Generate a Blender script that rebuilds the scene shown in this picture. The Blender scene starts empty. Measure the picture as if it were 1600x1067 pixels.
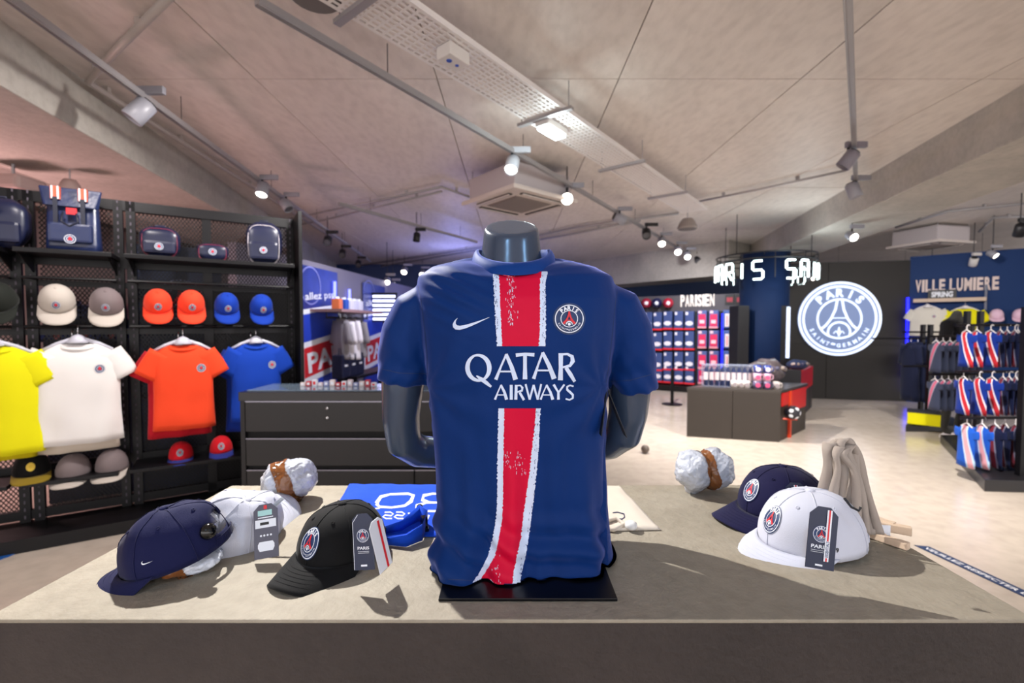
import bpy, bmesh, math, random
from mathutils import Vector, Matrix, noise
from mathutils.bvhtree import BVHTree
from math import sin, cos, pi, radians as R
random.seed(7)
SC = bpy.context.scene; COL = SC.collection
F = 711.0; CAMZ = 1.40; PITCH = math.atan(26.5/F)
# ---------------------------------------------------------------- camera, world, exposure
cd = bpy.data.cameras.new('camera'); cam = bpy.data.objects.new('camera', cd); COL.objects.link(cam)
cam.location = (0, 0, CAMZ); cam.rotation_euler = (pi/2-PITCH, 0, 0)
cd.sensor_width = 36; cd.lens = F/1600*36; cd.clip_start = .05; cd.clip_end = 100
cd.dof.use_dof = True; cd.dof.focus_distance = .84; cd.dof.aperture_fstop = 3.6
SC.camera = cam
SC.view_settings.view_transform = 'Standard'; SC.view_settings.look = 'None'
SC.view_settings.gamma = 1; SC.view_settings.use_curve_mapping = False
SC.view_settings.exposure = 0.5
W = bpy.data.worlds.new('world'); SC.world = W; W.use_nodes = True
bg = W.node_tree.nodes['Background']; bg.inputs[0].default_value = (1, .95, .94, 1); bg.inputs[1].default_value = 1.9
def light(name, kind, loc, target, energy, color=(1,1,1), size=.1, angle=60, blend=.5):
    d = bpy.data.lights.new(name, kind); d.energy = energy; d.color = color
    if kind == 'SPOT': d.spot_size = R(angle); d.spot_blend = blend; d.shadow_soft_size = size
    elif kind == 'AREA': d.size = size
    else: d.shadow_soft_size = size
    o = bpy.data.objects.new(name, d); COL.objects.link(o); o.location = loc
    o.rotation_euler = (Vector(target)-Vector(loc)).to_track_quat('-Z', 'Y').to_euler()
    return o
# key track lamp just out of frame at upper left, then spots and tinted points, some added as fill
light('key_light', 'SPOT', (-1.25, 2.0, 2.86), (.1, .85, .95), 330, (1, .97, .93), .022, 84, .6)
light('spot_light', 'SPOT', (2.3, -.9, 2.9), (0, .9, 1.15), 34, (.35, .65, 1), .05, 50, .9)  # added blue fill from behind the camera, no fitting modelled
light('spot_light', 'SPOT', (-.6, -1.3, 2.9), (0, .9, 1.1), 34, (.35, .65, 1), .05, 50, .9)  # second added blue fill spot behind the camera
light('spot_light', 'SPOT', (-.9, 3.0, 2.9), (-3, 3.1, 1.2), 150, (1, .95, .92), .05, 95, .8)
light('spot_light', 'SPOT', (-2.3, 2.2, 2.8), (-2.6, 3.6, 1.2), 40, (1, .93, .9), .05, 110, .8)
light('spot_light', 'SPOT', (3.0, 3.2, 2.85), (3.0, 4.5, 0), 420, (1, .95, .88), .06, 110, .9)  # downlight added to bounce light off the floor onto the ceiling
light('spot_light', 'SPOT', (1.6, 5.6, 2.85), (2.6, 6.6, 0), 420, (1, .95, .88), .06, 120, .9)  # another downlight added for floor bounce
light('spot_light', 'SPOT', (5.2, 5.4, 2.6), (6.6, 7.0, 1.2), 120, (1, .97, .95), .06, 110, .9)
light('spot_light', 'SPOT', (3.2, 8.0, 2.7), (3.4, 10.0, 1.2), 140, (.95, .95, 1), .06, 110, .9)
light('spot_light', 'SPOT', (-1.6, 6.2, 2.8), (-2.8, 7.2, 1.2), 110, (.85, .85, 1), .06, 110, .9)
light('pink_light', 'POINT', (-4.9, 3.6, 1.5), (0, 0, 0), 90, (1, .6, .6), .3)
light('blue_light', 'POINT', (-1.2, 10.0, 2.2), (0, 0, 0), 40, (.3, .35, 1), .3)
# ---------------------------------------------------------------- picture -> place
def ray(px, py):
    a = (px-800)/F; b = (533.5-py)/F
    return Vector((a, cos(PITCH)+b*sin(PITCH), -sin(PITCH)+b*cos(PITCH)))
def P(px, py, z=None, y=None):
    d = ray(px, py); t = (z-CAMZ)/d.z if z is not None else y/d.y
    return Vector((0, 0, CAMZ))+d*t
class Frame:                      # a vertical plane standing on the floor through A and B (xy)
    def __init__(s, A, B):
        s.A = Vector((A[0], A[1], 0)); s.u = (Vector((B[0], B[1], 0))-s.A).normalized(); s.L = (Vector((B[0], B[1], 0))-s.A).length
        n = Vector((s.u.y, -s.u.x, 0)); s.n = n if n.dot(-s.A) > 0 else -n
        s.rot = math.atan2(s.u.y, s.u.x)
    def at(s, u, d=0, z=0): return s.A+s.u*u+s.n*d+Vector((0, 0, z))
    def hit(s, px, py, d=0):
        r = ray(px, py); o = s.A+s.n*d
        t = (o-Vector((0, 0, CAMZ))).dot(s.n)/r.dot(s.n); p = Vector((0, 0, CAMZ))+r*t
        return (p-s.A).dot(s.u), p.z, p
# ---------------------------------------------------------------- materials
def lin(c):
    if isinstance(c, str): c = [int(c[i:i+2], 16)/255 for i in (0, 2, 4)]
    return tuple(x/12.92 if x <= .04045 else ((x+.055)/1.055)**2.4 for x in c)+(1,)
MATS = {}
def mat(name, col, rough=.6, metal=0, var=0, vscale=8, bump=0, bscale=60, emit=0, col2=None, alpha=1, trans=0, spec=.5, sheen=0, stretch=None, tint=None):
    if name in MATS: return MATS[name]
    m = bpy.data.materials.new(name); m.use_nodes = True; nt = m.node_tree; b = nt.nodes['Principled BSDF']
    c = lin(col); b.inputs['Base Color'].default_value = c; b.inputs['Roughness'].default_value = rough
    b.inputs['Metallic'].default_value = metal; b.inputs['Specular IOR Level'].default_value = spec
    if tint: b.inputs['Sheen Tint'].default_value = tint
    if sheen: b.inputs['Sheen Weight'].default_value = sheen; b.inputs['Sheen Roughness'].default_value = .4
    if trans: b.inputs['Transmission Weight'].default_value = trans; b.inputs['IOR'].default_value = 1.3
    if alpha < 1: b.inputs['Alpha'].default_value = alpha
    if emit:
        b.inputs['Emission Color'].default_value = c; b.inputs['Emission Strength'].default_value = emit
    if var or col2 or bump:
        tc = nt.nodes.new('ShaderNodeTexCoord'); mp = nt.nodes.new('ShaderNodeMapping'); nt.links.new(tc.outputs['Object'], mp.inputs[0])
        if stretch: mp.inputs['Scale'].default_value = stretch
    if var or col2:
        n = nt.nodes.new('ShaderNodeTexNoise'); n.inputs['Scale'].default_value = vscale; n.inputs['Detail'].default_value = 6; n.inputs['Roughness'].default_value = .65
        nt.links.new(mp.outputs[0], n.inputs['Vector'])
        r = nt.nodes.new('ShaderNodeValToRGB'); r.color_ramp.elements[0].position = .35; r.color_ramp.elements[1].position = .65
        c2 = lin(col2) if col2 else tuple(min(1, x*(1+var)) for x in c[:3])+(1,)
        r.color_ramp.elements[0].color = c if col2 else tuple(x*(1-var) for x in c[:3])+(1,); r.color_ramp.elements[1].color = c2
        nt.links.new(n.outputs[0], r.inputs[0]); nt.links.new(r.outputs[0], b.inputs['Base Color'])
    if bump:
        n2 = nt.nodes.new('ShaderNodeTexNoise'); n2.inputs['Scale'].default_value = bscale; n2.inputs['Detail'].default_value = 4
        nt.links.new(mp.outputs[0], n2.inputs['Vector'])
        bp = nt.nodes.new('ShaderNodeBump'); bp.inputs['Strength'].default_value = bump; bp.inputs['Distance'].default_value = .01
        nt.links.new(n2.outputs[0], bp.inputs['Height']); nt.links.new(bp.outputs[0], b.inputs['Normal'])
    MATS[name] = m; return m
def concrete(name, c1, c2, c3, rough=.75, sc=1.0, bump=.15, line=None):
    m = mat(name, c1, rough, bump=bump, bscale=90); nt = m.node_tree; b = nt.nodes['Principled BSDF']
    tc = nt.nodes.new('ShaderNodeTexCoord'); mp = nt.nodes.new('ShaderNodeMapping'); nt.links.new(tc.outputs['Object'], mp.inputs[0])
    if line: mp.inputs['Scale'].default_value = line
    n = nt.nodes.new('ShaderNodeTexNoise'); n.inputs['Scale'].default_value = .8*sc; n.inputs['Detail'].default_value = 9; n.inputs['Roughness'].default_value = .62; n.inputs['Distortion'].default_value = .6
    nt.links.new(mp.outputs[0], n.inputs['Vector'])
    r = nt.nodes.new('ShaderNodeValToRGB'); e = r.color_ramp.elements
    e[0].position = .3; e[0].color = lin(c1); e[1].position = .72; e[1].color = lin(c3); k = e.new(.5); k.color = lin(c2)
    nt.links.new(n.outputs[0], r.inputs[0])
    n2 = nt.nodes.new('ShaderNodeTexNoise'); n2.inputs['Scale'].default_value = 14*sc; n2.inputs['Detail'].default_value = 8; nt.links.new(mp.outputs[0], n2.inputs['Vector'])
    r2 = nt.nodes.new('ShaderNodeValToRGB'); r2.color_ramp.elements[0].position = .3; r2.color_ramp.elements[0].color = (.82, .81, .80, 1); r2.color_ramp.elements[1].position = .6; r2.color_ramp.elements[1].color = (1.05, 1.05, 1.05, 1)
    nt.links.new(n2.outputs[0], r2.inputs[0])
    mx = nt.nodes.new('ShaderNodeMix'); mx.data_type = 'RGBA'; mx.blend_type = 'MULTIPLY'; mx.inputs[0].default_value = .55
    nt.links.new(r.outputs[0], mx.inputs[6]); nt.links.new(r2.outputs[0], mx.inputs[7]); nt.links.new(mx.outputs[2], b.inputs['Base Color'])
    return m
# ---------------------------------------------------------------- mesh helpers
class MB:
    def __init__(s): s.v = []; s.f = []; s.m = []
    def add(s, vs, fs, mi=0):
        k = len(s.v); s.v += [Vector(p) for p in vs]; s.f += [tuple(i+k for i in f) for f in fs]; s.m += [mi]*len(fs); return s
    def box(s, c, size, mi=0, rz=0, M=None, bev=0):
        x, y, z = [q/2 for q in size]; M2 = Matrix.Translation(c) @ Matrix.Rotation(rz, 4, 'Z')
        if M is not None: M2 = M @ M2
        vs = [M2 @ Vector((a*x, b*y, d*z)) for a in (-1, 1) for b in (-1, 1) for d in (-1, 1)]
        return s.add(vs, [(0, 1, 3, 2), (4, 6, 7, 5), (0, 4, 5, 1), (2, 3, 7, 6), (0, 2, 6, 4), (1, 5, 7, 3)], mi)
    def tube(s, pts, r, n=8, mi=0, cap=True, sx=1):
        pts = [Vector(p) for p in pts]; rr = r if isinstance(r, (list, tuple)) else [r]*len(pts)
        vs = []; up = None
        for i, p in enumerate(pts):
            t = (pts[min(i+1, len(pts)-1)]-pts[max(i-1, 0)]).normalized()
            if up is None: up = Vector((0, 0, 1)) if abs(t.z) < .9 else Vector((1, 0, 0))
            a = t.cross(up)
            if a.length < 1e-4: a = t.orthogonal()
            a.normalize(); b = a.cross(t).normalized(); up = b
            for k in range(n): q = 2*pi*k/n; vs.append(p+a*cos(q)*rr[i]*sx+b*sin(q)*rr[i])
        fs = [(i*n+k, i*n+(k+1) % n, (i+1)*n+(k+1) % n, (i+1)*n+k) for i in range(len(pts)-1) for k in range(n)]
        if cap: fs += [tuple(range(n)), tuple(reversed(range(len(vs)-n, len(vs))))]
        return s.add(vs, fs, mi)
    def rings(s, rs, mi=0, cap=True, closed=True):     # list of equal-length point rings
        n = len(rs[0]); vs = [p for r in rs for p in r]; m = n if closed else n-1
        fs = [(i*n+k, i*n+(k+1) % n, (i+1)*n+(k+1) % n, (i+1)*n+k) for i in range(len(rs)-1) for k in range(m)]
        if cap: fs += [tuple(reversed(range(n))), tuple(range(len(vs)-n, len(vs)))]
        return s.add(vs, fs, mi)
    def lathe(s, prof, c=(0, 0, 0), n=24, mi=0, M=None, cap=True):
        M = M or Matrix.Identity(4); c = Vector(c)
        return s.rings([[M @ (c+Vector((r*cos(2*pi*k/n), r*sin(2*pi*k/n), z))) for k in range(n)] for r, z in prof], mi, cap)
    def prism(s, poly, f, t, mi=0):  # poly 2D -> f(x,y,0/ t)
        n = len(poly); vs = [f(x, y, 0) for x, y in poly]+[f(x, y, t) for x, y in poly]
        return s.add(vs, [tuple(range(n)), tuple(reversed(range(n, 2*n)))]+[(i, i+n, (i+1) % n+n, (i+1) % n) for i in range(n)], mi)
    def sphere(s, c, r, n=12, mi=0, sc=(1, 1, 1), M=None):
        rs = []
        for i in range(1, n): a = pi*i/n; rs.append([Vector(c)+Vector((r*sc[0]*sin(a)*cos(2*pi*k/(2*n)), r*sc[1]*sin(a)*sin(2*pi*k/(2*n)), -r*sc[2]*cos(a))) for k in range(2*n)])
        if M is not None: rs = [[M @ p for p in q] for q in rs]
        return s.rings(rs, mi)
    def build(s, name, mats, parent=None, smooth=False, world=False, label=None, bevel=0, fix=True):
        me = bpy.data.meshes.new(name); vs = s.v
        if world and parent is not None:
            M = Matrix.Identity(4); p = parent
            while p is not None: M = p.matrix_basis @ M; p = p.parent
            M = M.inverted(); vs = [M @ v for v in vs]
        me.from_pydata([tuple(v) for v in vs], [], s.f)
        if not isinstance(mats, (list, tuple)): mats = [mats]
        for m in mats: me.materials.append(m)
        if len(mats) > 1: me.polygons.foreach_set('material_index', s.m)
        if fix:
            bm = bmesh.new(); bm.from_mesh(me); bmesh.ops.recalc_face_normals(bm, faces=bm.faces)
            if bevel: bmesh.ops.bevel(bm, geom=[e for e in bm.edges if len(e.link_faces) == 2 and e.calc_face_angle() > .6], offset=bevel, segments=2, affect='EDGES', profile=.6)
            bm.to_mesh(me); bm.free()
        if smooth: me.polygons.foreach_set('use_smooth', [True]*len(me.polygons)); 
        me.update(); o = bpy.data.objects.new(name, me); COL.objects.link(o)
        if parent is not None: o.parent = parent
        if label: o['label'] = label
        return o
def autosmooth(o, ang=40):
    me = o.data; me.polygons.foreach_set('use_smooth', [True]*len(me.polygons)); me.set_sharp_from_angle(angle=R(ang)); return o
def tag(o, label, cat, group=None, kind=None):
    if label: o['label'] = label
    if cat: o['category'] = cat
    if group: o['group'] = group
    if kind: o['kind'] = kind
    return o
def thing(name, label, cat, loc=(0, 0, 0), rz=0, group=None):
    o = bpy.data.objects.new(name, None); COL.objects.link(o); o.empty_display_size = .05
    o.location = loc; o.rotation_euler = (0, 0, rz); return tag(o, label, cat, group)
def struct(o): o['kind'] = 'structure'; return o
def dup(root, loc, rot, label=None, group=None, scale=None):
    def cp(o, par):
        c = o.copy(); COL.objects.link(c); c.parent = par
        for ch in list(o.children):
            cp(ch, c)
        return c
    r = cp(root, None); r.location = loc; r.rotation_euler = rot if isinstance(rot, (tuple, list)) or hasattr(rot, 'order') else (0, 0, rot)
    if scale: r.scale = (scale,)*3 if not isinstance(scale, tuple) else scale
    if label: r['label'] = label
    if group: r['group'] = group
    return r
ORD = ['first', 'second', 'third', 'fourth', 'fifth', 'sixth', 'seventh', 'eighth', 'ninth', 'tenth', 'eleventh', 'twelfth', 'thirteenth', 'fourteenth', 'fifteenth', 'sixteenth']
# ---------------------------------------------------------------- flat print: 2D shapes laid onto any surface
_tc = {}
def text2d(s, size=1, bold=0.0, align='LEFT'):
    k = (s, size, bold, align)
    if k in _tc: return _tc[k]
    c = bpy.data.curves.new('t', 'FONT'); c.body = s; c.size = size; c.offset = bold; c.align_x = align; c.resolution_u = 3
    o = bpy.data.objects.new('t', c); COL.objects.link(o); dg = bpy.context.evaluated_depsgraph_get()
    me = bpy.data.meshes.new_from_object(o.evaluated_get(dg)); vs = [(v.co.x, v.co.y) for v in me.vertices]; fs = [tuple(p.vertices) for p in me.polygons]
    bpy.data.objects.remove(o); bpy.data.curves.remove(c); bpy.data.meshes.remove(me)
    _tc[k] = (vs, fs); return vs, fs
def tshape(s, x, y, h, w=None, bold=0.0, rot=0, mi=0, layer=1, align='CENTER', skew=0):   # text fitted to cap height h (and width w)
    vs, fs = text2d(s, 1, bold, 'LEFT'); vs = list(vs)
    x0 = min(v[0] for v in vs); x1 = max(v[0] for v in vs); y0 = 0; y1 = max(v[1] for v in vs)
    k = h/(y1-y0); kx = (w/(x1-x0)) if w else k; ox = {'LEFT': 0, 'CENTER': -.5, 'RIGHT': -1}[align]*(x1-x0)*kx
    out = []
    for a, b in vs:
        a = (a-x0)*kx+ox; b = (b-y0)*k; a += b*skew
        out.append((x+a*cos(rot)-b*sin(rot), y+a*sin(rot)+b*cos(rot)))
    return (out, fs, mi, layer)
def ring2d(cx, cy, r0, r1, n=40, mi=0, layer=1, a0=0, a1=2*pi, sy=1):
    vs = []; full = abs(a1-a0-2*pi) < 1e-6; m = n if full else n+1
    for i in range(m): a = a0+(a1-a0)*i/n; vs += [(cx+r0*cos(a), cy+r0*sin(a)*sy), (cx+r1*cos(a), cy+r1*sin(a)*sy)]
    fs = [(2*i, 2*i+1, 2*((i+1) % m)+1, 2*((i+1) % m)) for i in range(n)]
    return (vs, fs, mi, layer)
def disc2d(cx, cy, r, n=40, mi=0, layer=0, sy=1):
    return ([(cx, cy)]+[(cx+r*cos(2*pi*i/n), cy+r*sin(2*pi*i/n)*sy) for i in range(n)], [(0, i+1, (i+1) % n+1) for i in range(n)], mi, layer)
def poly2d(pts, mi=0, layer=1): return (list(pts), [tuple(range(len(pts)))], mi, layer)
def rect2d(x0, y0, x1, y1, mi=0, layer=1): return poly2d([(x0, y0), (x1, y0), (x1, y1), (x0, y1)], mi, layer)
def stroke2d(pts, ws, mi=0, layer=1):
    vs = []
    for i, p in enumerate(pts):
        a = Vector(pts[max(i-1, 0)]); b = Vector(pts[min(i+1, len(pts)-1)]); t = (b-a).normalized(); n = Vector((-t.y, t.x))*ws[i]/2
        vs += [(p[0]+n.x, p[1]+n.y), (p[0]-n.x, p[1]-n.y)]
    return (vs, [(2*i, 2*i+1, 2*i+3, 2*i+2) for i in range(len(pts)-1)], mi, layer)
def decal(name, shapes, f, mats, parent=None, maxedge=None, world=True, label=None, smooth=True):
    bm = bmesh.new(); lay = bm.verts.layers.float.new('L')
    for vs, fs, mi, L in shapes:
        bv = [bm.verts.new((a, b, 0)) for a, b in vs]
        for v in bv: v[lay] = L
        for q in fs:
            try: g = bm.faces.new([bv[i] for i in q]); g.material_index = mi
            except Exception: pass
    if maxedge:
        bmesh.ops.triangulate(bm, faces=bm.faces)
        for _ in range(7):
            es = [e for e in bm.edges if e.calc_length() > maxedge]
            if not es: break
            bmesh.ops.subdivide_edges(bm, edges=es, cuts=1)
            bmesh.ops.triangulate(bm, faces=[q for q in bm.faces if len(q.verts) > 3])
    bad = []
    for v in bm.verts:
        p = f(v.co.x, v.co.y, v[lay])
        if p is None: bad.append(v)
        else: v.co = p
    if bad: bmesh.ops.delete(bm, geom=bad, context='VERTS')
    me = bpy.data.meshes.new(name); bm.to_mesh(me); bm.free()
    if parent is not None and world:
        M = Matrix.Identity(4); p = parent
        while p is not None: M = p.matrix_basis @ M; p = p.parent
        me.transform(M.inverted())
    for m in (mats if isinstance(mats, (list, tuple)) else [mats]): me.materials.append(m)
    if smooth: me.polygons.foreach_set('use_smooth', [True]*len(me.polygons))
    o = bpy.data.objects.new(name, me); COL.objects.link(o)
    if parent is not None: o.parent = parent
    if label: o['label'] = label
    return o
def crest_shapes(full=True):       # unit radius round badge: 0 navy, 1 white, 2 red
    S = [disc2d(0, 0, 1, 36, 0, 0), ring2d(0, 0, .88, .94, 36, 1, 1), ring2d(0, 0, .52, .57, 30, 1, 1)]
    if not full: return [disc2d(0, 0, 1, 18, 0, 0), ring2d(0, 0, .84, .95, 18, 1, 1), ring2d(0, 0, .50, .60, 14, 1, 1), poly2d([(-.1, .5), (.1, .5), (.4, -.35), (.15, -.2), (-.15, -.2), (-.4, -.35)], 2, 1)]
    for i, c in enumerate('PARIS'):
        a = R(132-21*i); S.append(tshape(c, .60*cos(a), .60*sin(a), .25, None, .05, a-pi/2, 1, 1))
    for i, c in enumerate('SAINT-GERMAIN'):
        a = R(205+10.8*i); S.append(tshape(c, .80*cos(a), .80*sin(a), .12, None, .01, a+pi/2, 1, 1))
    L = [(-.03, .50), (-.05, .28), (-.10, .08), (-.20, -.12), (-.37, -.32)]; S.append(stroke2d(L, [.04, .07, .10, .13, .16], 2, 2)); S.append(stroke2d([(-x, y) for x, y in L], [.04, .07, .10, .13, .16], 2, 2))
    S.append(poly2d([(-.04, .5), (.04, .5), (.07, .2), (-.07, .2)], 2, 2)); S.append(rect2d(-.10, .14, .10, .18, 2, 2)); S.append(rect2d(-.20, -.13, .20, -.07, 2, 2))
    S.append(ring2d(0, -.38, .17, .23, 16, 1, 2, 0, pi)); S.append(disc2d(0, -.36, .10, 12, 1, 2)); return S
SWOOSH = [(-1.0, -.12), (-.93, .05), (-.83, .20), (-.72, .30), (-.82, .10), (-.84, -.05), (-.76, -.17), (-.62, -.20), (-.40, -.17), (-.1, -.07), (.3, .08), (.65, .22), (1.0, .36), (1.0, .31), (.6, .09), (.2, -.12), (-.2, -.33), (-.55, -.46), (-.80, -.46), (-.94, -.36)]
def swoosh_shape(mi=0):
    up = [(-.72, .30), (-.82, .10), (-.83, -.06), (-.75, -.18), (-.60, -.21), (-.38, -.17), (-.1, -.08), (.2, .03), (.5, .145), (.75, .25), (1.0, .36)]
    lo = [(-.74, .30), (-.90, .12), (-.99, -.1), (-.97, -.30), (-.85, -.44), (-.62, -.47), (-.32, -.38), (0, -.23), (.35, -.04), (.7, .17), (1.0, .345)]
    return (up+lo, [(i, i+1, i+12, i+11) for i in range(10)], mi, 1)
# ================================================================ THE SETTING
NAVY = mat('navy_paint', '10305c', .55); BLK = mat('black_metal', '17171b', .45, spec=.4); DARKWALL = mat('dark_panel', '1f1c1a', .6, var=.12, vscale=2)
C_CEIL = concrete('ceiling_concrete', 'd3cac3', 'dcd3cc', 'e4dbd4', .55, 1.3, .08, (1, .45, 1)); C_BEAM = concrete('beam_concrete', 'a19c94', 'b0aaa2', 'bfb8ae', .8, 1.6, .25)
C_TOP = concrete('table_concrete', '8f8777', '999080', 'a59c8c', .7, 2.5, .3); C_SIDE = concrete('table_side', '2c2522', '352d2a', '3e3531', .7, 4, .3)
C_FLOOR = concrete('floor_screed', 'c0b4a8', 'c6baae', 'cdc1b5', .2, .7, .02)
JOINT = mat('joint_shadow_gap', '5d554e', .9); STEEL = mat('galvanised_steel', 'a7a4a6', .42, metal=.5); GREYPL = mat('grey_lamp_plastic', '8f8f98', .4); WHITE = mat('white_paint', 'e8e6e4', .45)
WHITEP = mat('white_plastic', 'd8d4d0', .4); LAMP = mat('lamp_glow', 'fff4e4', .3, emit=9); COOL = mat('cool_tube_glow', 'e6fbff', .3, emit=6)
ZC = 3.10
fl = MB().box((3, 9, -.05), (30, 30, .1)).build('floor', C_FLOOR); struct(fl)
sl = MB().box((3, 9, ZC+.13), (30, 30, .1)).build('ceiling', JOINT); struct(sl)
random.seed(3)
xs = [-1.78+1.26*k for k in range(-8, 13)]; ys = [3.22+2.5*k for k in range(-3, 8)]
pm = {}
for i in range(len(xs)-1):
    for j in range(len(ys)-1):
        if xs[i] < -8 or xs[i] > 13 : continue
        w, l = xs[i+1]-xs[i]-.008, ys[j+1]-ys[j]-.008
        k = (i+j) % 3
        o = MB().box((0, 0, 0), (w, l, .08)).build('ceiling_panel', C_CEIL, sl) if k not in pm else None
        if o is None: o = pm[k].copy(); COL.objects.link(o)
        else: pm[k] = o
        o.location = ((xs[i]+xs[i+1])/2, (ys[j]+ys[j+1])/2, ZC+.04+random.uniform(-.0015, .0015))
def beam(name, A, B, wl, z0, z1=ZC+.02, m=None):   # A,B = near bottom arris of the face we see; wl = width to the far side
    A = Vector((*A, 0)); B = Vector((*B, 0)); u = (B-A).normalized(); n = Vector((-u.y, u.x, 0))*wl
    q = [A, B, B+n, A+n]; mb = MB().add([p+Vector((0, 0, z0)) for p in q]+[p+Vector((0, 0, z1)) for p in q], [(0, 1, 2, 3), (7, 6, 5, 4), (0, 4, 5, 1), (1, 5, 6, 2), (2, 6, 7, 3), (3, 7, 4, 0)])
    return struct(mb.build(name, m or C_BEAM, bevel=.012))
a, b = P(0, 133, z=2.73), P(364, 341, z=2.73); u = (b-a).normalized()
beam('beam_left', (a-u*3).to_tuple()[:2], (a+u*11).to_tuple()[:2], 1.15, 2.73)
a, b = P(1600, 213, z=2.73), P(1215, 390, z=2.73); u = (b-a).normalized()
beam('beam_right', (a-u*3.5).to_tuple()[:2], (a+u*7.2).to_tuple()[:2], -.9, 2.73)
beam('beam_cross', (4.35, 9.2), (1.9, 12.4), -.9, 2.40)
# outer walls, well behind the shop fittings
struct(MB().box((-7.5, 9, 1.55), (.1, 24, 3.3)).build('wall_left', mat('pinkish_plaster', 'a08f8a', .8, var=.08, vscale=1)))
struct(MB().box((3, 13.0, 1.55), (24, .1, 3.3)).build('wall_back', NAVY))
# dark wall that carries the round lit emblem, and the blue wall beside it
K1 = P(1415, 627, z=0); K0 = P(1238, 621.5, z=0); FK = Frame(K0.xy, K1.xy)
def slabwall(name, Fr, u0, u1, h, m, th=.12, z0=0):
    mb = MB(); q = [Fr.at(u0), Fr.at(u1), Fr.at(u1, -th), Fr.at(u0, -th)]
    mb.add([p+Vector((0, 0, z0)) for p in q]+[p+Vector((0, 0, h)) for p in q], [(0, 1, 2, 3), (7, 6, 5, 4), (0, 4, 5, 1), (1, 5, 6, 2), (2, 6, 7, 3), (3, 7, 4, 0)]); return mb.build(name, m)
dk = struct(slabwall('wall_emblem', FK, -.6, FK.L, 2.56, DARKWALL))
# panel joints of the dark wall
for k, (u0, u1, z0, z1) in enumerate([(-.6, .55, .01, 1.02), (.56, FK.L, .01, 1.02), (-.6, .55, 1.03, 2.55), (.56, FK.L, 1.03, 2.55)]):
    mb = MB(); mb.box(((u0+u1)/2, -.008, (z0+z1)/2), (u1-u0-.004, .012, z1-z0)); o = mb.build('panel', DARKWALL, dk); o.location = FK.A; o.rotation_euler = (0, 0, FK.rot)
d2 = Vector((cos(R(-42)), sin(R(-42)), 0)); FB = Frame(K1.xy, (K1+d2*3.2).xy)
bw = struct(slabwall('wall_right', FB, 0, 3.2, 2.62, mat('blue_wall', '062e62', .6, spec=.25)))
# tracks, conduit, cable tray
def hang(mb, p): mb.tube([p, (p[0], p[1], ZC)], .0025, 5)
def track(label, pts, nw=5, w=.036):
    A, B = Vector(pts[0]), Vector(pts[1]); t = thing('light_track', label, 'light track', A)
    u = (B-A); L = u.length; rz = math.atan2(u.y, u.x); 
    o = MB().box((L/2, 0, 0), (L, w, .034)).box((L/2, -.012, -.020), (L, .006, .008)).box((L/2, .012, -.020), (L, .006, .008)).build('rail', STEEL, t); t.rotation_euler = (0, 0, rz)
    for k in range(nw):
        q = (k+.5)/nw*L; MB().tube([(q, 0, .017), (q, 0, ZC-A.z+.0)], .0028, 5).build('suspension_wire', BLK, t)
    return t
zt = 2.90
Lt = (P(24, 3, z=zt), P(500, 351, z=zt)); u = (Lt[1]-Lt[0]).normalized(); LT0 = Lt[0]-u*1.2; LT1 = Lt[1]+u*4.0
track('long grey light track above the left garment rack', (LT0, LT1), 6)
Mt = (P(434, 20, z=zt), P(940, 317, z=zt)); u = (Mt[1]-Mt[0]).normalized(); MT0 = Mt[0]-u*0.1; MT1 = P(1112, 411, z=zt)
track('grey light track running diagonally over the middle of the shop', (MT0, Mt[1]+u*5.2), 6)
track('light track passing behind the key lamp, at the top edge', (Mt[0]-u*2.4, Mt[0]-u*.25), 2)
Rt = (P(1325, 5, z=zt), P(1338, 300, z=zt)); u = (Rt[1]-Rt[0]).normalized()
track('short grey light track at the right coming straight at the viewer', (Rt[0]-u*.6, Rt[1]+u*.1), 3)
track('light track crossing in front of the far emblem wall', (P(1262, 424, z=2.56), P(1600, 392, z=2.72)), 3)
track('thin light track low on the ceiling behind the neck', (P(530, 318, z=zt), P(745, 378, z=zt)), 3)
def pipes(name, label, cat, runs, r=.016, m=STEEL, z=ZC-.05, clips=True):
    t = thing(name, label, cat, P(*runs[0][0], z=z))
    for run in runs:
        pts = [P(x, y, z=z) for x, y in run]
        MB().tube(pts, r, 8).build('pipe', m, t, True, world=True)
    mb = MB()
    for run in runs:
        for i in range(len(run)-1):
            a, b = P(*run[i], z=z), P(*run[i+1], z=z)
            for k in range(max(1, min(4, int((b-a).length/.9)))): c = a.lerp(b, (k+.5)/max(1, min(4, int((b-a).length/.9)))); MB().box((c.x, c.y, (c.z+ZC)/2), (.03, .03, ZC-c.z)).build('clip', m, t, world=True)
    return t
pipes('conduit', 'pale conduit pipe bending from the ceiling along the left beam', 'pipe', [[(285, -25), (165, 95), (138, 128), (195, 165), (520, 372)]], .022, mat('pale_conduit', 'b4aba6', .5))
pipes('conduit', 'pair of grey conduits running left from the square air conditioner', 'pipe', [[(425, 348), (500, 332), (690, 292), (735, 308)], [(445, 355), (500, 345), (690, 299)]], .016)
pipes('conduit', 'conduit crossing the ceiling behind the mannequin neck', 'pipe', [[(560, 415), (760, 385), (900, 355), (1060, 333)], [(560, 422), (880, 368), (1000, 345)]], .022)
pipes('conduit', 'thin conduit between the tray end and the right track', 'pipe', [[(1085, 316), (1180, 297), (1322, 266)]], .014)
pipes('conduit', 'long conduit past the far air conditioner by the right wall', 'pipe', [[(1400, 355), (1480, 330), (1600, 318)], [(1530, 362), (1552, 340), (1600, 338)]], .02)
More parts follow.
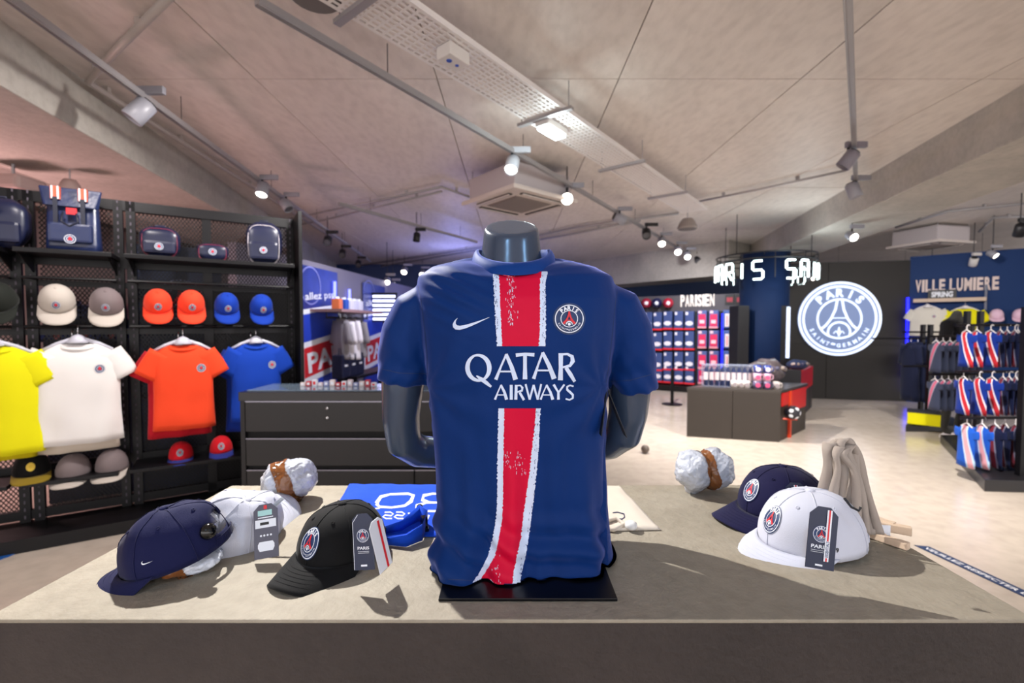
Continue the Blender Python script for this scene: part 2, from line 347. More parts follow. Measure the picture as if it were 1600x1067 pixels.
# perforated tray
A, B = P(525, 13, z=2.92), P(1067, 333, z=2.92); u = (B-A).normalized(); A = A-u*1.5; L = (B-A).length
tr = thing('cable_tray', 'white perforated cable tray running diagonally across the ceiling', 'cable tray', A, math.atan2(u.y, u.x))
mb = MB(); Wd = .31; nr = 9
for i in range(nr+1): mb.box((L/2, -i*Wd/nr, 0), (L, .015 if 0 < i < nr else .02, .003))
k = int(L/.05)
for i in range(k+1): mb.box((i*L/k, -Wd/2, 0), (.015, Wd, .0026))
o = mb.build('perforated_bed', mat('tray_white', 'e4e0df', .5), tr); o['kind'] = 'stuff'
for y in (0.008, -Wd-.008): MB().box((L/2, y, .015), (L, .003, .03)).build('side_rail', MATS['tray_white'], tr)
for x in (1.55, 3.05, 4.35, 5.6):
    if x < L: MB().box((x, -Wd/2, -.014), (.04, Wd+.16, .022)).tube([(x, .05, -.01), (x, .05, ZC-2.92)], .004, 5).tube([(x, -Wd-.05, -.01), (x, -Wd-.05, ZC-2.92)], .004, 5).build('bracket', STEEL, tr)
c = P(708, 97, z=2.85); jb = thing('junction_box', 'small white junction box with blue sockets on the cable tray', 'electrical box', c, tr.rotation_euler.z)
MB().box((0, 0, .03), (.15, .11, .07)).build('housing', WHITEP, jb, bevel=.006); MB().lathe([(0, -.002), (.016, -.002), (.016, .004), (0, .004)], (-.03, 0, -.006), 12).lathe([(0, -.002), (.011, -.002), (.011, .004), (0, .004)], (.03, 0, -.006), 12).build('socket', mat('socket_blue', '2f56b8', .4), jb)
c = P(862, 206, z=2.86); tl = thing('emergency_light', 'bright cold white light box fixed under the cable tray', 'light fitting', c, tr.rotation_euler.z)
MB().box((0, 0, .030), (.27, .12, .05)).build('housing', WHITEP, tl, bevel=.01); MB().box((0, 0, -.005), (.25, .10, .025)).build('diffuser', COOL, tl, bevel=.01)
light('tube_light', 'POINT', c+Vector((0, 0, -.06)), c, 8, (.85, 1, 1), .08)
c = P(409, 340, z=2.9)
# air conditioning cassettes
def cassette(label, c, rz, s=.95):
    t = thing('air_conditioner', label, 'air conditioner', c, rz)
    MB().box((0, 0, .15), (s*.86, s*.86, .26)).build('housing', mat('ac_housing', 'b5adb0', .5), t, bevel=.02)
    MB().box((0, 0, .01), (s, s, .045)).build('fascia', mat('ac_fascia', 'cdc2bb', .45), t, bevel=.015)
    mb = MB()
    for i in range(13): mb.box((0, -.24*s+i*.04*s, -.022), (s*.52, .022*s, .01))
    mb.box((0, 0, -.016), (s*.56, s*.54, .006)); mb.build('grille', mat('ac_grille', '877b76', .6), t)
    for k in range(4):
        M = Matrix.Rotation(k*pi/2, 4, 'Z'); MB().box((0, s*.385, -.015), (s*.6, s*.055, .012), M=M).build('air_slot', BLK, t)
        MB().box((0, s*.397, -.026), (s*.58, s*.025, .008), M=M).build('flap', MATS['ac_fascia'], t)
    for x in (-1, 1):
        for y in (-1, 1): MB().tube([(x*s*.4, y*s*.4, .27), (x*s*.4, y*s*.4, ZC-c.z)], .005, 6).build('threaded_rod', STEEL, t)
    return t
cassette('large square ceiling air conditioner directly above the mannequin neck', P(811, 318, z=2.74), R(40), .92)
cassette('square ceiling air conditioner beyond the right beam, near the emblem wall', P(1452, 384, z=2.78), R(14), .85)
# pendant speakers / sensors seen on the ceiling
def dome(label, c, r, h, m):
    t = thing('ceiling_speaker', label, 'speaker', c); MB().lathe([(0, 0), (r*.95, 0), (r, h*.15), (r*.75, h*.7), (r*.5, h), (0, h)], n=20).build('housing', m, t, True); MB().lathe([(r*.9, -.004), (0, -.008)], n=20, cap=False).build('grille', mat('speaker_grille', '6d6868', .7), t)
    MB().tube([(0, 0, h), (0, 0, ZC-c.z)], .006, 6).build('stem', STEEL, t)
dome('grey bell shaped pendant speaker beside the far end of the cable tray', P(1074, 358, z=2.78), .14, .15, mat('warm_grey_plastic', '8f8580', .5))
dome('small grey pendant behind the roll top backpack', P(110, 303, z=2.52), .085, .12, mat('pink_grey', '9c8580', .6))
o = thing('projector_box', 'wide grey box hanging from the ceiling at the far left above the rack', 'equipment box', P(22, 300, z=2.5)); MB().box((0, 0, .06), (.32, .25, .12)).build('housing', MATS['pink_grey'], o, bevel=.03); MB().tube([(0, 0, .1), (0, 0, .6)], .012, 6).build('stem', STEEL, o)
c = P(492, -6, z=2.93)
dome('round white lamp drum cut off by the top edge of the picture', c, .13, .12, WHITEP)
# track spotlights
def spot(label, px, py, z, aim, lit, s=1.0, dark=False, col=None):
    c = P(px, py, z=z); a = Vector(aim).normalized(); t = thing('track_spotlight', label, 'spotlight', c)
    q = a.to_track_quat('Z', 'Y').to_matrix().to_4x4(); m = BLK if dark else (col or GREYPL)
    r = .052*s; MB().lathe([(r*.7, -.07*s), (r*.98, -.06*s), (r, .06*s), (r*.93, .062*s), (r*.9, .045*s), (0, .045*s)], n=20, M=q).build('lamp_head', m, t, True)
    MB().lathe([(0, -.075*s), (r*.72, -.075*s), (r*.72, -.065*s), (0, -.065*s)], n=16, M=q).build('heat_sink', BLK, t)
    MB().lathe([(0, .05*s), (r*.88, .046*s)], n=20, M=q, cap=False).build('lens', LAMP if lit else mat('lamp_off', '4a4a50', .3), t)
    h = .07*s+.03; MB().tube([(0, 0, .03), (0, 0, h+.02)], .010*s, 8).build('swivel', BLK, t); MB().box((.06*s, 0, h+.02), (.16*s, .034, .05)).build('driver_box', m, t, bevel=.005)
    if z < 2.78: MB().tube([(0, 0, h+.02), (0, 0, ZC-z)], .006, 6).build('drop_rod', BLK, t)
    return t
spot('large grey track spotlight turned away, on the left beam', 218, 174, 2.80, (-.5, -.3, -.8), False, 1.2)
spot('lit track spotlight above the blue shelf caps at left', 410, 297, 2.79, (.05, -.5, -1), True, 1.15)
spot('unlit track spotlight just right of the lit one on the left track', 447, 321, 2.79, (.6, -.2, -.8), False, 1.1)
spot('pale track spotlight with a lit face directly above the air conditioner', 800, 258, 2.78, (-.15, -.55, -.8), True, 1.15, col=mat('pale_lamp', 'b9bdc6', .4))
spot('glaring track spotlight right of the air conditioner', 886, 310, 2.76, (-.1, -.95, -.35), True, 1.3)
spot('unlit dark track spotlight right of the glaring one', 968, 342, 2.80, (.8, .2, -.3), False, 1.2)
for i, (x, y, lit) in enumerate([(1010, 365, 0), (1034, 378, 1), (1059, 391, 1), (1074, 399, 1), (1090, 405, 0), (1106, 411, 0)]):
    spot(ORD[i]+' of the six spotlights crowded at the far end of the middle track, '+('lit' if lit else 'unlit'), x, y, 2.79, (-.2, -.8, -.7), lit, 1.25, not lit)
spot('black topped spotlight hanging on the right hand track', 1325, 250, 2.79, (-.5, .3, -.8), False, 1.1, col=mat('lilac_grey', '7d7782', .5))
spot('small angled spotlight below the first on the right hand track', 1334, 298, 2.79, (.3, -.1, -.9), False, 1.2)
spot('lit spotlight below the right beam, left of the far air conditioner', 1331, 369, 2.56, (-.1, -.9, -.5), True, 1.1)
spot('small lit spotlight right beside the glowing letter ring', 1267, 432, 2.24, (.2, -.9, -.3), True, 1.2)
spot('oval lit spotlight above the last letters of the right wall sign', 1551, 397, 2.5, (.2, -.7, -.6), True, 1.0)
spot('unlit white spotlight above the first letters of the right wall sign', 1456, 415, 2.45, (.3, .5, -.8), False, 1.1, col=WHITEP)
spot('unlit white spotlight above the middle letters of the right wall sign', 1521, 409, 2.45, (.3, .5, -.8), False, 1.1, col=WHITEP)
spot('dark spotlight at the right edge of the picture under the ceiling', 1594, 360, 2.62, (.3, .5, -.8), False, 1.2, True)
spot('black box spotlight in the middle of the ceiling left of the neck', 651, 371, 2.72, (-.1, -.1, -1), False, 1.0, True)
for i, (x, y) in enumerate([(632, 423), (660, 427)]): spot(('left' if i == 0 else 'right')+' of the two lit spotlights just above the left jersey shoulder', x, y, 2.72, (0, -.8, -.6), True, 1.4)
for i, (x, y, l) in enumerate([(512, 376, 0), (535, 396, 0), (560, 412, 0), (605, 439, 1), (614, 446, 1)]): spot(ORD[i]+' of the spotlights receding along the left track, '+('lit' if l else 'unlit'), x, y, 2.72 if x < 600 else 2.3, (.2, -.8, -.6), l, 1.2, not l)
# floor tape with lettering
A, B = P(1428, 852, z=0), P(1600, 933, z=0); FT = (B-A).normalized(); A2 = P(1447, 849.5, z=0); wdt = .07
tp = thing('floor_tape', 'dark blue floor tape with white lettering at the right of the table', 'floor marking', A, math.atan2(FT.y, FT.x))
MB().add([(0, 0, .001), (3.2, 0, .001), (3.2, .075, .001), (.03, .075, .001), (0, 0, .003), (3.2, 0, .003), (3.2, .075, .003), (.03, .075, .003)], [(0, 3, 2, 1), (4, 5, 6, 7), (0, 1, 5, 4), (1, 2, 6, 5), (2, 3, 7, 6), (3, 0, 4, 7)]).build('tape', mat('tape_blue', '14305c', .5), tp)
decal('lettering', [tshape('VEUILLEZ RESPECTER LES DISTANCES', .04, .022, .030, .82, .02, 0, 0, 0, 'LEFT')], lambda x, y, l: Vector((x, y, .0036)), mat('print_white', 'e6e6ea', .6), tp, world=False)
# ================================================================ FRONT TABLE
ZT = .95
tb = thing('display_table', 'big grey concrete display table filling the foreground', 'table', (0, .95, 0))
q = [P(-28, 968, z=ZT), P(1619, 968, z=ZT), P(1254, 757.5, z=ZT), P(362, 758.5, z=ZT)]; q = [Vector((v.x, v.y, 0)) for v in q]
cx = sum((v for v in q), Vector())/4
mb = MB(); mb.add([v+Vector((0, 0, ZT-.006)) for v in q]+[v+Vector((0, 0, ZT)) for v in q], [(0, 3, 2, 1), (4, 5, 6, 7), (0, 1, 5, 4), (1, 2, 6, 5), (2, 3, 7, 6), (3, 0, 4, 7)])
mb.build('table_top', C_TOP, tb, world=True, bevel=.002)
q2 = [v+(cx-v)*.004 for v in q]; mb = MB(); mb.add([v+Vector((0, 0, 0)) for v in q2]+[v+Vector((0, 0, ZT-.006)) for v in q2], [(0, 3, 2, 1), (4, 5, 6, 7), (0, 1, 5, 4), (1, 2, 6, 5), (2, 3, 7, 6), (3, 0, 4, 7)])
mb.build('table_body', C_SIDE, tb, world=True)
# ================================================================ MANNEQUIN + JERSEY
YC = .885
TORSO = [(405, 748, 854, .062, .062), (411, 714, 890, .072, .080), (420, 676, 930, .080, .092), (434, 655, 955, .096, .105), (470, 653, 964, .116, .11), (520, 662, 958, .126, .11), (600, 671, 948, .120, .10),
         (700, 680, 944, .106, .095), (780, 686, 947, .102, .095), (840, 690, 953, .106, .10), (885, 688, 960, .112, .105), (912, 682, 960, .116, .105)]
gsx = lambda x: math.exp(-(x/.075)**2)
def section(py, xl, xr, f, b, n=56, ex=2.5, grow=1.0):
    a = P(xl, py, y=YC); c = P(xr, py, y=YC); m = (a+c)/2; hw = (c.x-a.x)/2*grow; out = []
    for k in range(n):
        q = 2*pi*k/n; cs, sn = cos(q), sin(q); x = hw*math.copysign(abs(cs)**(2/ex), cs); r = f if sn < 0 else b
        yy = r*grow*math.copysign(abs(sn)**(2/ex), sn); tl = max(0, 1-(py-398)/48)*.040; out.append(Vector((m.x+x, YC+yy, a.z-(tl*min(1, -yy/f)*gsx(x) if yy < 0 else -tl*.2))))
    return out
def arm_tube(mb, pts, n=24):    # (px,py,Y,rx,ry)
    rs = []; C = [P(x, y, y=Y) for x, y, Y, _, _ in pts]
    for i, c in enumerate(C):
        t = (C[min(i+1, len(C)-1)]-C[max(i-1, 0)]).normalized(); a = t.cross(Vector((0, 1, 0))).normalized(); b = t.cross(a).normalized()
        rs.append([c+a*cos(2*pi*k/n)*pts[i][3]+b*sin(2*pi*k/n)*pts[i][4] for k in range(n)])
    mb.rings(rs)
def voxel(o, vs, it=6):
    m = o.modifiers.new('r', 'REMESH'); m.mode = 'VOXEL'; m.voxel_size = vs
    s = o.modifiers.new('s', 'SMOOTH'); s.iterations = it; s.factor = .5
    dg = bpy.context.evaluated_depsgraph_get(); me = bpy.data.meshes.new_from_object(o.evaluated_get(dg)); old = o.data; o.modifiers.clear(); o.data = me; bpy.data.meshes.remove(old)
    me.polygons.foreach_set('use_smooth', [True]*len(me.polygons)); return o
mq = thing('mannequin', 'headless glossy grey torso mannequin with hands behind its back, on the table', 'mannequin', (.01, YC, ZT))
SKIN = mat('mannequin_gloss', '39465a', .24, spec=.7, metal=.15)
mb = MB()
rs = [section(*s, grow=.86) for s in TORSO[2:]]
mb.rings(rs)
# neck with the slanted flat cut
nk = []
for t in range(9):
    f = t/8; z = P(800, 470, y=YC).z*(1-f)+P(800, 345, y=YC).z*f; r = [.080, .076, .069, .0625, .0600, .0575, .0555, .0535, .0515][t]; ring = []
    for k in range(32):
        q = 2*pi*k/32; ring.append(Vector((P(799, 400, y=YC).x+r*cos(q), YC-.005+r*1.02*sin(q), z+f*f*(.5*r*sin(q)*1.0-.012))))
    nk.append(ring)
mb.rings(nk)
arm_tube(mb, [(670, 470, .885, .028, .035), (650, 488, .89, .040, .05), (634, 540, .895, .046, .052), (630, 600, .90, .0415, .05), (627, 650, .91, .037, .046), (631, 688, .925, .036, .045), (652, 704, .955, .033, .038), (690, 708, .985, .032, .034), (740, 708, 1.0, .028, .03)])
arm_tube(mb, [(945, 468, .885, .028, .035), (963, 486, .89, .040, .05), (980, 540, .895, .046, .052), (984, 600, .90, .041, .05), (981, 645, .91, .038, .046), (974, 674, .925, .038, .045), (952, 692, .955, .034, .038), (915, 700, .985, .032, .034), (860, 700, 1.0, .028, .03)])
o = mb.build('body', SKIN, mq, world=True); voxel(o, .0045, 10)
A, B = P(685, 940, z=ZT), P(965, 940, z=ZT)
MB().box(((A.x+B.x)/2, A.y+.135, ZT+.0028), (B.x-A.x, .27, .005)).build('base_plate', mat('black_plate', '0a0a0e', .3, spec=.3), mq, world=True, bevel=.001)
# jersey
CLOTH = mat('jersey_navy', '012a66', .55, sheen=.45, spec=.12, tint=(.38, .42, 1, 1), bump=.12, bscale=900)
je = thing('jersey', 'navy football jersey with a red and white brushed stripe, worn by the torso mannequin', 'jersey', (.01, YC, ZT+.01))
mb = MB()
mb.rings([section(*s) for s in TORSO])
arm_tube(mb, [(695, 470, .885, .024, .04), (672, 468, .885, .034, .05), (653, 482, .888, .044, .058), (641, 518, .892, .0535, .062), (634, 560, .896, .0545, .060), (630, 595, .90, .0500, .057)])
arm_tube(mb, [(915, 468, .885, .024, .04), (940, 466, .885, .034, .05), (962, 480, .888, .045, .058), (976, 516, .892, .0520, .062), (984, 565, .896, .0490, .060), (989, 608, .90, .0460, .057)])
body = mb.build('shirt_body', CLOTH, je, world=True); voxel(body, .0042, 5)
me = body.data; off = Vector(je.location)
zb = ZT+.012; 
def gs(x, s): return math.exp(-x*x/(2*s*s))
nrm = [v.normal.copy() for v in me.vertices]
for i, v in enumerate(me.vertices):
    w = v.co+off; n = nrm[i]; d = 0; h = w.z-zb; front = max(0, -n.y)
    th = math.atan2(w.y-YC, w.x-.01)
    if h < .42 and abs(w.x) < .175:      # soft vertical drape growing to the hem
        a = max(0, (.40-h)/.40)**1.3
        d += a*.0075*(sin(th*7+h*4+.6)+.7*sin(th*11-h*7+2)+.4*sin(th*19+h*9))
        # bunching above the hem
        b = gs(h-.045, .035); d += b*.007*sin(h*120+5*w.x*9+2*sin(th*3))
        # flare towards the lower left, heaped on the plate
        g = gs(h, .055)*gs(w.x+.115, .06)*(1 if w.y < YC+.02 else .2); v.co.y -= g*.040; v.co.x -= g*.012
        g = gs(h-.03, .03)*gs(w.x-.14, .05); v.co.x += g*.008
    # folds fanning from the armpits over the chest and across the sleeves
    for sx, ax, az in ((-1, -.150, 1.29), (1, .160, 1.29)):
        dx = (w.x-ax); dz = w.z-az; rr = math.hypot(dx, dz); an = math.atan2(dz, dx*sx)
        k = gs(rr-.075, .045)*front; d += k*.0022*sin(an*9+rr*18+sx)
        if (w.x-ax)*sx > .0: d += gs(dz+.03, .05)*.0016*sin((dz*.9+dx*sx*1.2)*150)
    sh = gs(w.z-1.452, .035)*gs(w.x+.10, .04)*front; d += sh*.0035*sin((w.z*1.2+w.x*.55)*210)
    d += .0016*noise.noise(w*9)+.0007*noise.noise(w*26)
    v.co += n*d
    if v.co.z+off.z < zb-.004: v.co.z = zb-.004-off.z
me.update()
# collar band
def collar(rr, dz, w0, n=48):
    out = []
    for k in range(n):
        q = 2*pi*k/n; y = sin(q); out.append(Vector((.002+P(801, 400, y=YC).x+cos(q)*rr, YC-.004+y*rr*1.12, P(800, 399, y=YC).z+dz+(.036*y if y < 0 else .010*y))))
    return out
cb = MB(); cb.rings([collar(.0800, -.0125, 0), collar(.0790, -.002, 0), collar(.0735, .0085, 0), collar(.0690, .0115, 0), collar(.0665, .010, 0), collar(.070, -.004, 0)], cap=False)
cb.build('collar', mat('collar_navy', '043478', .6, sheen=.5, spec=.15, tint=(.4, .45, 1, 1), bump=.1, bscale=900), je, True, world=True)
# sleeve hem stitching
def bvh_of(os):
    vs, fs = [], []
    for o in os:
        M = Matrix.Identity(4); p = o
        while p is not None: M = p.matrix_basis @ M; p = p.parent
        k = len(vs); vs += [M @ v.co for v in o.data.vertices]; fs += [[i+k for i in p.vertices] for p in o.data.polygons]
    return BVHTree.FromPolygons(vs, fs)
JB = bvh_of([body])
CAMP = Vector((0, 0, CAMZ))
def onto(bvh, off=.0006):
    def f(px, py, L):
        d = ray(px, py).normalized(); h = bvh.ray_cast(CAMP, d)
        return None if h[0] is None else h[0]-d*(off*(1+L))
    return f
PW = mat('print_pale', 'cfdcf4', .5); PR = mat('print_red', 'cc0034', .6, bump=.1, bscale=900, spec=.2); NV = mat('badge_navy', '12305f', .5); RD = mat('badge_red', 'd8242f', .5); WH = mat('badge_white', 'e9edf6', .5)
random.seed(11)
def stripe(rows, step=1.6):     # rows: y, outer-left white, red-left, red-right, outer-right
    S = []; y = rows[0][0]; prev = None; nz = lambda s, a, f=.35: a*noise.noise(Vector((s, y*f, 3.1)))*2+a*.5*noise.noise(Vector((s+5, y*1.3, 1)))
    cur = []
    while y <= rows[-1][0]:
        for i in range(len(rows)-1):
            if rows[i][0] <= y <= rows[i+1][0]: t = (y-rows[i][0])/(rows[i+1][0]-rows[i][0]); r = [a*(1-t)+b*t for a, b in zip(rows[i][1:], rows[i+1][1:])]; break
        cur.append((y, r[0]+nz(1, 1.3), r[1]+nz(9, .9)+.8, r[2]+nz(17, 1.3)-.8, r[3]+nz(31, 1.1), r[1], r[2])); y += step
    def band(a, b, mi, L, n):
        vs = []; fs = []
        for y, *r in cur:
            for j in range(n+1): vs.append((r[a]+(r[b]-r[a])*j/n, y))
        for i in range(len(cur)-1):
            for j in range(n): k = i*(n+1)+j; fs.append((k, k+1, k+n+2, k+n+1))
        return (vs, fs, mi, L)
    return [band(0, 3, 0, 0, 30), band(1, 2, 1, 1, 22)]
up = stripe([(424, 770, 778, 847, 856), (445, 771, 780, 844, 852), (480, 773, 781, 845, 853), (520, 775, 783, 844, 853), (541, 776.5, 784, 842.5, 852)])
lo = stripe([(638, 778.5, 787, 838, 845), (660, 778.5, 787, 837, 843), (700, 777.5, 786, 832, 842), (740, 777, 785.5, 828, 838), (780, 777, 785, 822, 834), (810, 775, 784, 818, 830), (840, 770, 779, 815, 826), (870, 762, 772, 808, 821), (895, 749, 757, 803, 815), (917, 733, 741, 801, 812)])
for k in range(150):            # dry brush flecks
    x = random.gauss(798, 3.2); y = random.uniform(432, 510)
    if k > 85: x, y = random.choice([(random.gauss(793, 3), random.uniform(708, 735)), (random.gauss(812, 4), random.uniform(708, 745)), (random.gauss(775, 4), random.uniform(862, 915))])
    up.append(rect2d(x-.25, y-random.uniform(.6, 4.5), x+.3, y, 0, 2))
for k in range(160):            # navy flecks that break the white borders
    top = random.random() < .6; y = random.uniform(430, 535) if top else random.uniform(640, 900); side = random.random() < .55
    if top: x = random.uniform(770, 778) if side else random.uniform(847, 854)
    else: x = random.gauss(839-(y-640)*.04, 2) if y < 800 else random.gauss(829-(y-800)*.17, 2)
    up.append(rect2d(x-.35, y-random.uniform(.6, 3.5), x+.35, y, 2, 2))
decal('stripe', up+lo, onto(JB, .0005), [PW, PR, CLOTH], je, 6)
def L3(x, y): return (560+x/3.2, 330+y/3.2)
def Sx(pts, ws, mi=0): return stroke2d([L3(*p) for p in pts], [w/3.2*.84 for w in ws], mi, 1)
T = []
n = 30; vs = []
for i in range(n+1):
    a = 2*pi*i/n; th = 10+13*abs(cos(a+.25)); cxq, cyq = L3(600, 783); vs += [(cxq+66/3.2*cos(a), cyq+70/3.2*sin(a)), (cxq+(66-th)/3.2*cos(a), cyq+(70-th)/3.2*sin(a))]
T.append((vs, [(2*i, 2*i+1, 2*i+3, 2*i+2) for i in range(n)], 0, 1)); T.append(Sx([(590, 822), (612, 838), (640, 858), (664, 878)], [6, 22, 22, 13]))
def gA(l, a, r, yt, yb, w): T.append(Sx([(a, yt), ((a+l)/2, (yt+yb)/2), (l+3, yb)], [w*.5, w*.5, w*.85])); T.append(Sx([(a-2, yt), ((a+r)/2, (yt+yb)/2), (r-6, yb)], [w*.8, w, w*1.2])); k = .68; y = yt+(yb-yt)*k; T.append(Sx([(l+(a-l)*(1-k), y), (r+(a-r)*(1-k), y)], [w*.42, w*.42]))
gA(684, 740, 792, 714, 842, 24)
T.append(Sx([(787, 720), (833, 714), (880, 718)], [22, 17, 22])); T.append(Sx([(833, 716), (833, 780), (833, 840)], [22, 22, 28])); gA(873, 922, 985, 706, 838, 25)
T.append(Sx([(1012, 710), (1012, 780), (1010, 845)], [28, 24, 30])); T.append(Sx([(1012, 716), (1045, 714), (1068, 726), (1072, 750), (1058, 772), (1015, 782)], [12, 14, 22, 26, 18, 10])); T.append(Sx([(1038, 782), (1060, 815), (1082, 852)], [22, 24, 18]))
yt, yb = 868, 942
gA(680, 714, 747, yt, yb, 16); T.append(Sx([(764, yt), (764, yb)], [17, 18])); T.append(Sx([(789, yt), (787, yb)], [16, 18])); T.append(Sx([(789, yt+4), (810, yt+3), (820, yt+14), (818, yt+28), (790, yt+38)], [8, 9, 14, 14, 7])); T.append(Sx([(806, yt+38), (828, yb+2)], [14, 15]))
for p in (((836, yt-4), (856, yb)), ((856, yb), (876, yt)), ((876, yt), (896, yb)), ((896, yb), (914, yt-4))): T.append(Sx([p[0], p[1]], [12, 11]))
gA(908, 942, 978, yt, yb, 15); T.append(Sx([(976, yt-2), (1000, yt+38)], [15, 11])); T.append(Sx([(1030, yt-2), (1001, yt+38)], [11, 11])); T.append(Sx([(1000, yt+34), (1000, yb)], [14, 16]))
T.append(Sx([(1076, yt+8), (1058, yt+2), (1044, yt+10), (1044, yt+24), (1060, yt+38), (1072, yt+50), (1072, yt+66), (1056, yt+75), (1036, yt+70)], [10, 10, 12, 14, 15, 14, 12, 10, 10]))
decal('sponsor_lettering', T, onto(JB, .0009), PW, je, 5)
decal('tick_logo', [([(736+29*x, 504-24*y) for x, y in swoosh_shape()[0]], swoosh_shape()[1], 0, 1)], onto(JB, .0009), PW, je, 5)
cs = crest_shapes(); rotc = lambda x, y: (889.5+24.0*x, 498-23.5*y)
decal('badge', [([rotc(*p) for p in vs], fs, mi, L) for vs, fs, mi, L in cs]+[([(889.5+25.5*x, 498-25*y) for x, y in disc2d(0, 0, 1)[0]], disc2d(0, 0, 1)[1], 0, -.6)], onto(JB, .0014), [NV, WH, RD], je, 3)
# seams: shoulder, sleeve joins, cuff line, hem
def seam(pts, w=.7): return stroke2d(pts, [w]*len(pts), 0, 0)
SM = mat('seam_shadow', '072350', .6)
decal('seam', [seam([(651, 438), (658, 470), (663, 510), (667, 550), (668, 590)], .8), seam([(968, 434), (962, 470), (957, 520), (951, 575), (947, 598)], .8), seam([(954, 596), (985, 594), (1021, 584)], .9), seam([(590, 575), (625, 583), (668, 584)], .9), seam([(700, 905), (760, 908), (880, 905)], .8)], onto(JB, .0005), SM, je, 5)
# folded price tag hanging at the right armpit
tg = MB(); a = P(949, 606, y=.83)
for (x, y, Y) in ((940, 682, .79), (980, 684, .84)):
    b = P(x, y, y=Y); d = (b-a); s = Vector((0, .028 if x > 950 else .02, 0)); n = d.cross(s).normalized()*.0006
    tg.add([a+n, a+s+n, b+s+n, b+n, a-n, a+s-n, b+s-n, b-n], [(0, 1, 2, 3), (7, 6, 5, 4), (0, 4, 5, 1), (1, 5, 6, 2), (2, 6, 7, 3), (3, 7, 4, 0)])
tg.build('price_tag', mat('tag_black', '16181d', .5), je, world=True, label='black folded price tag')
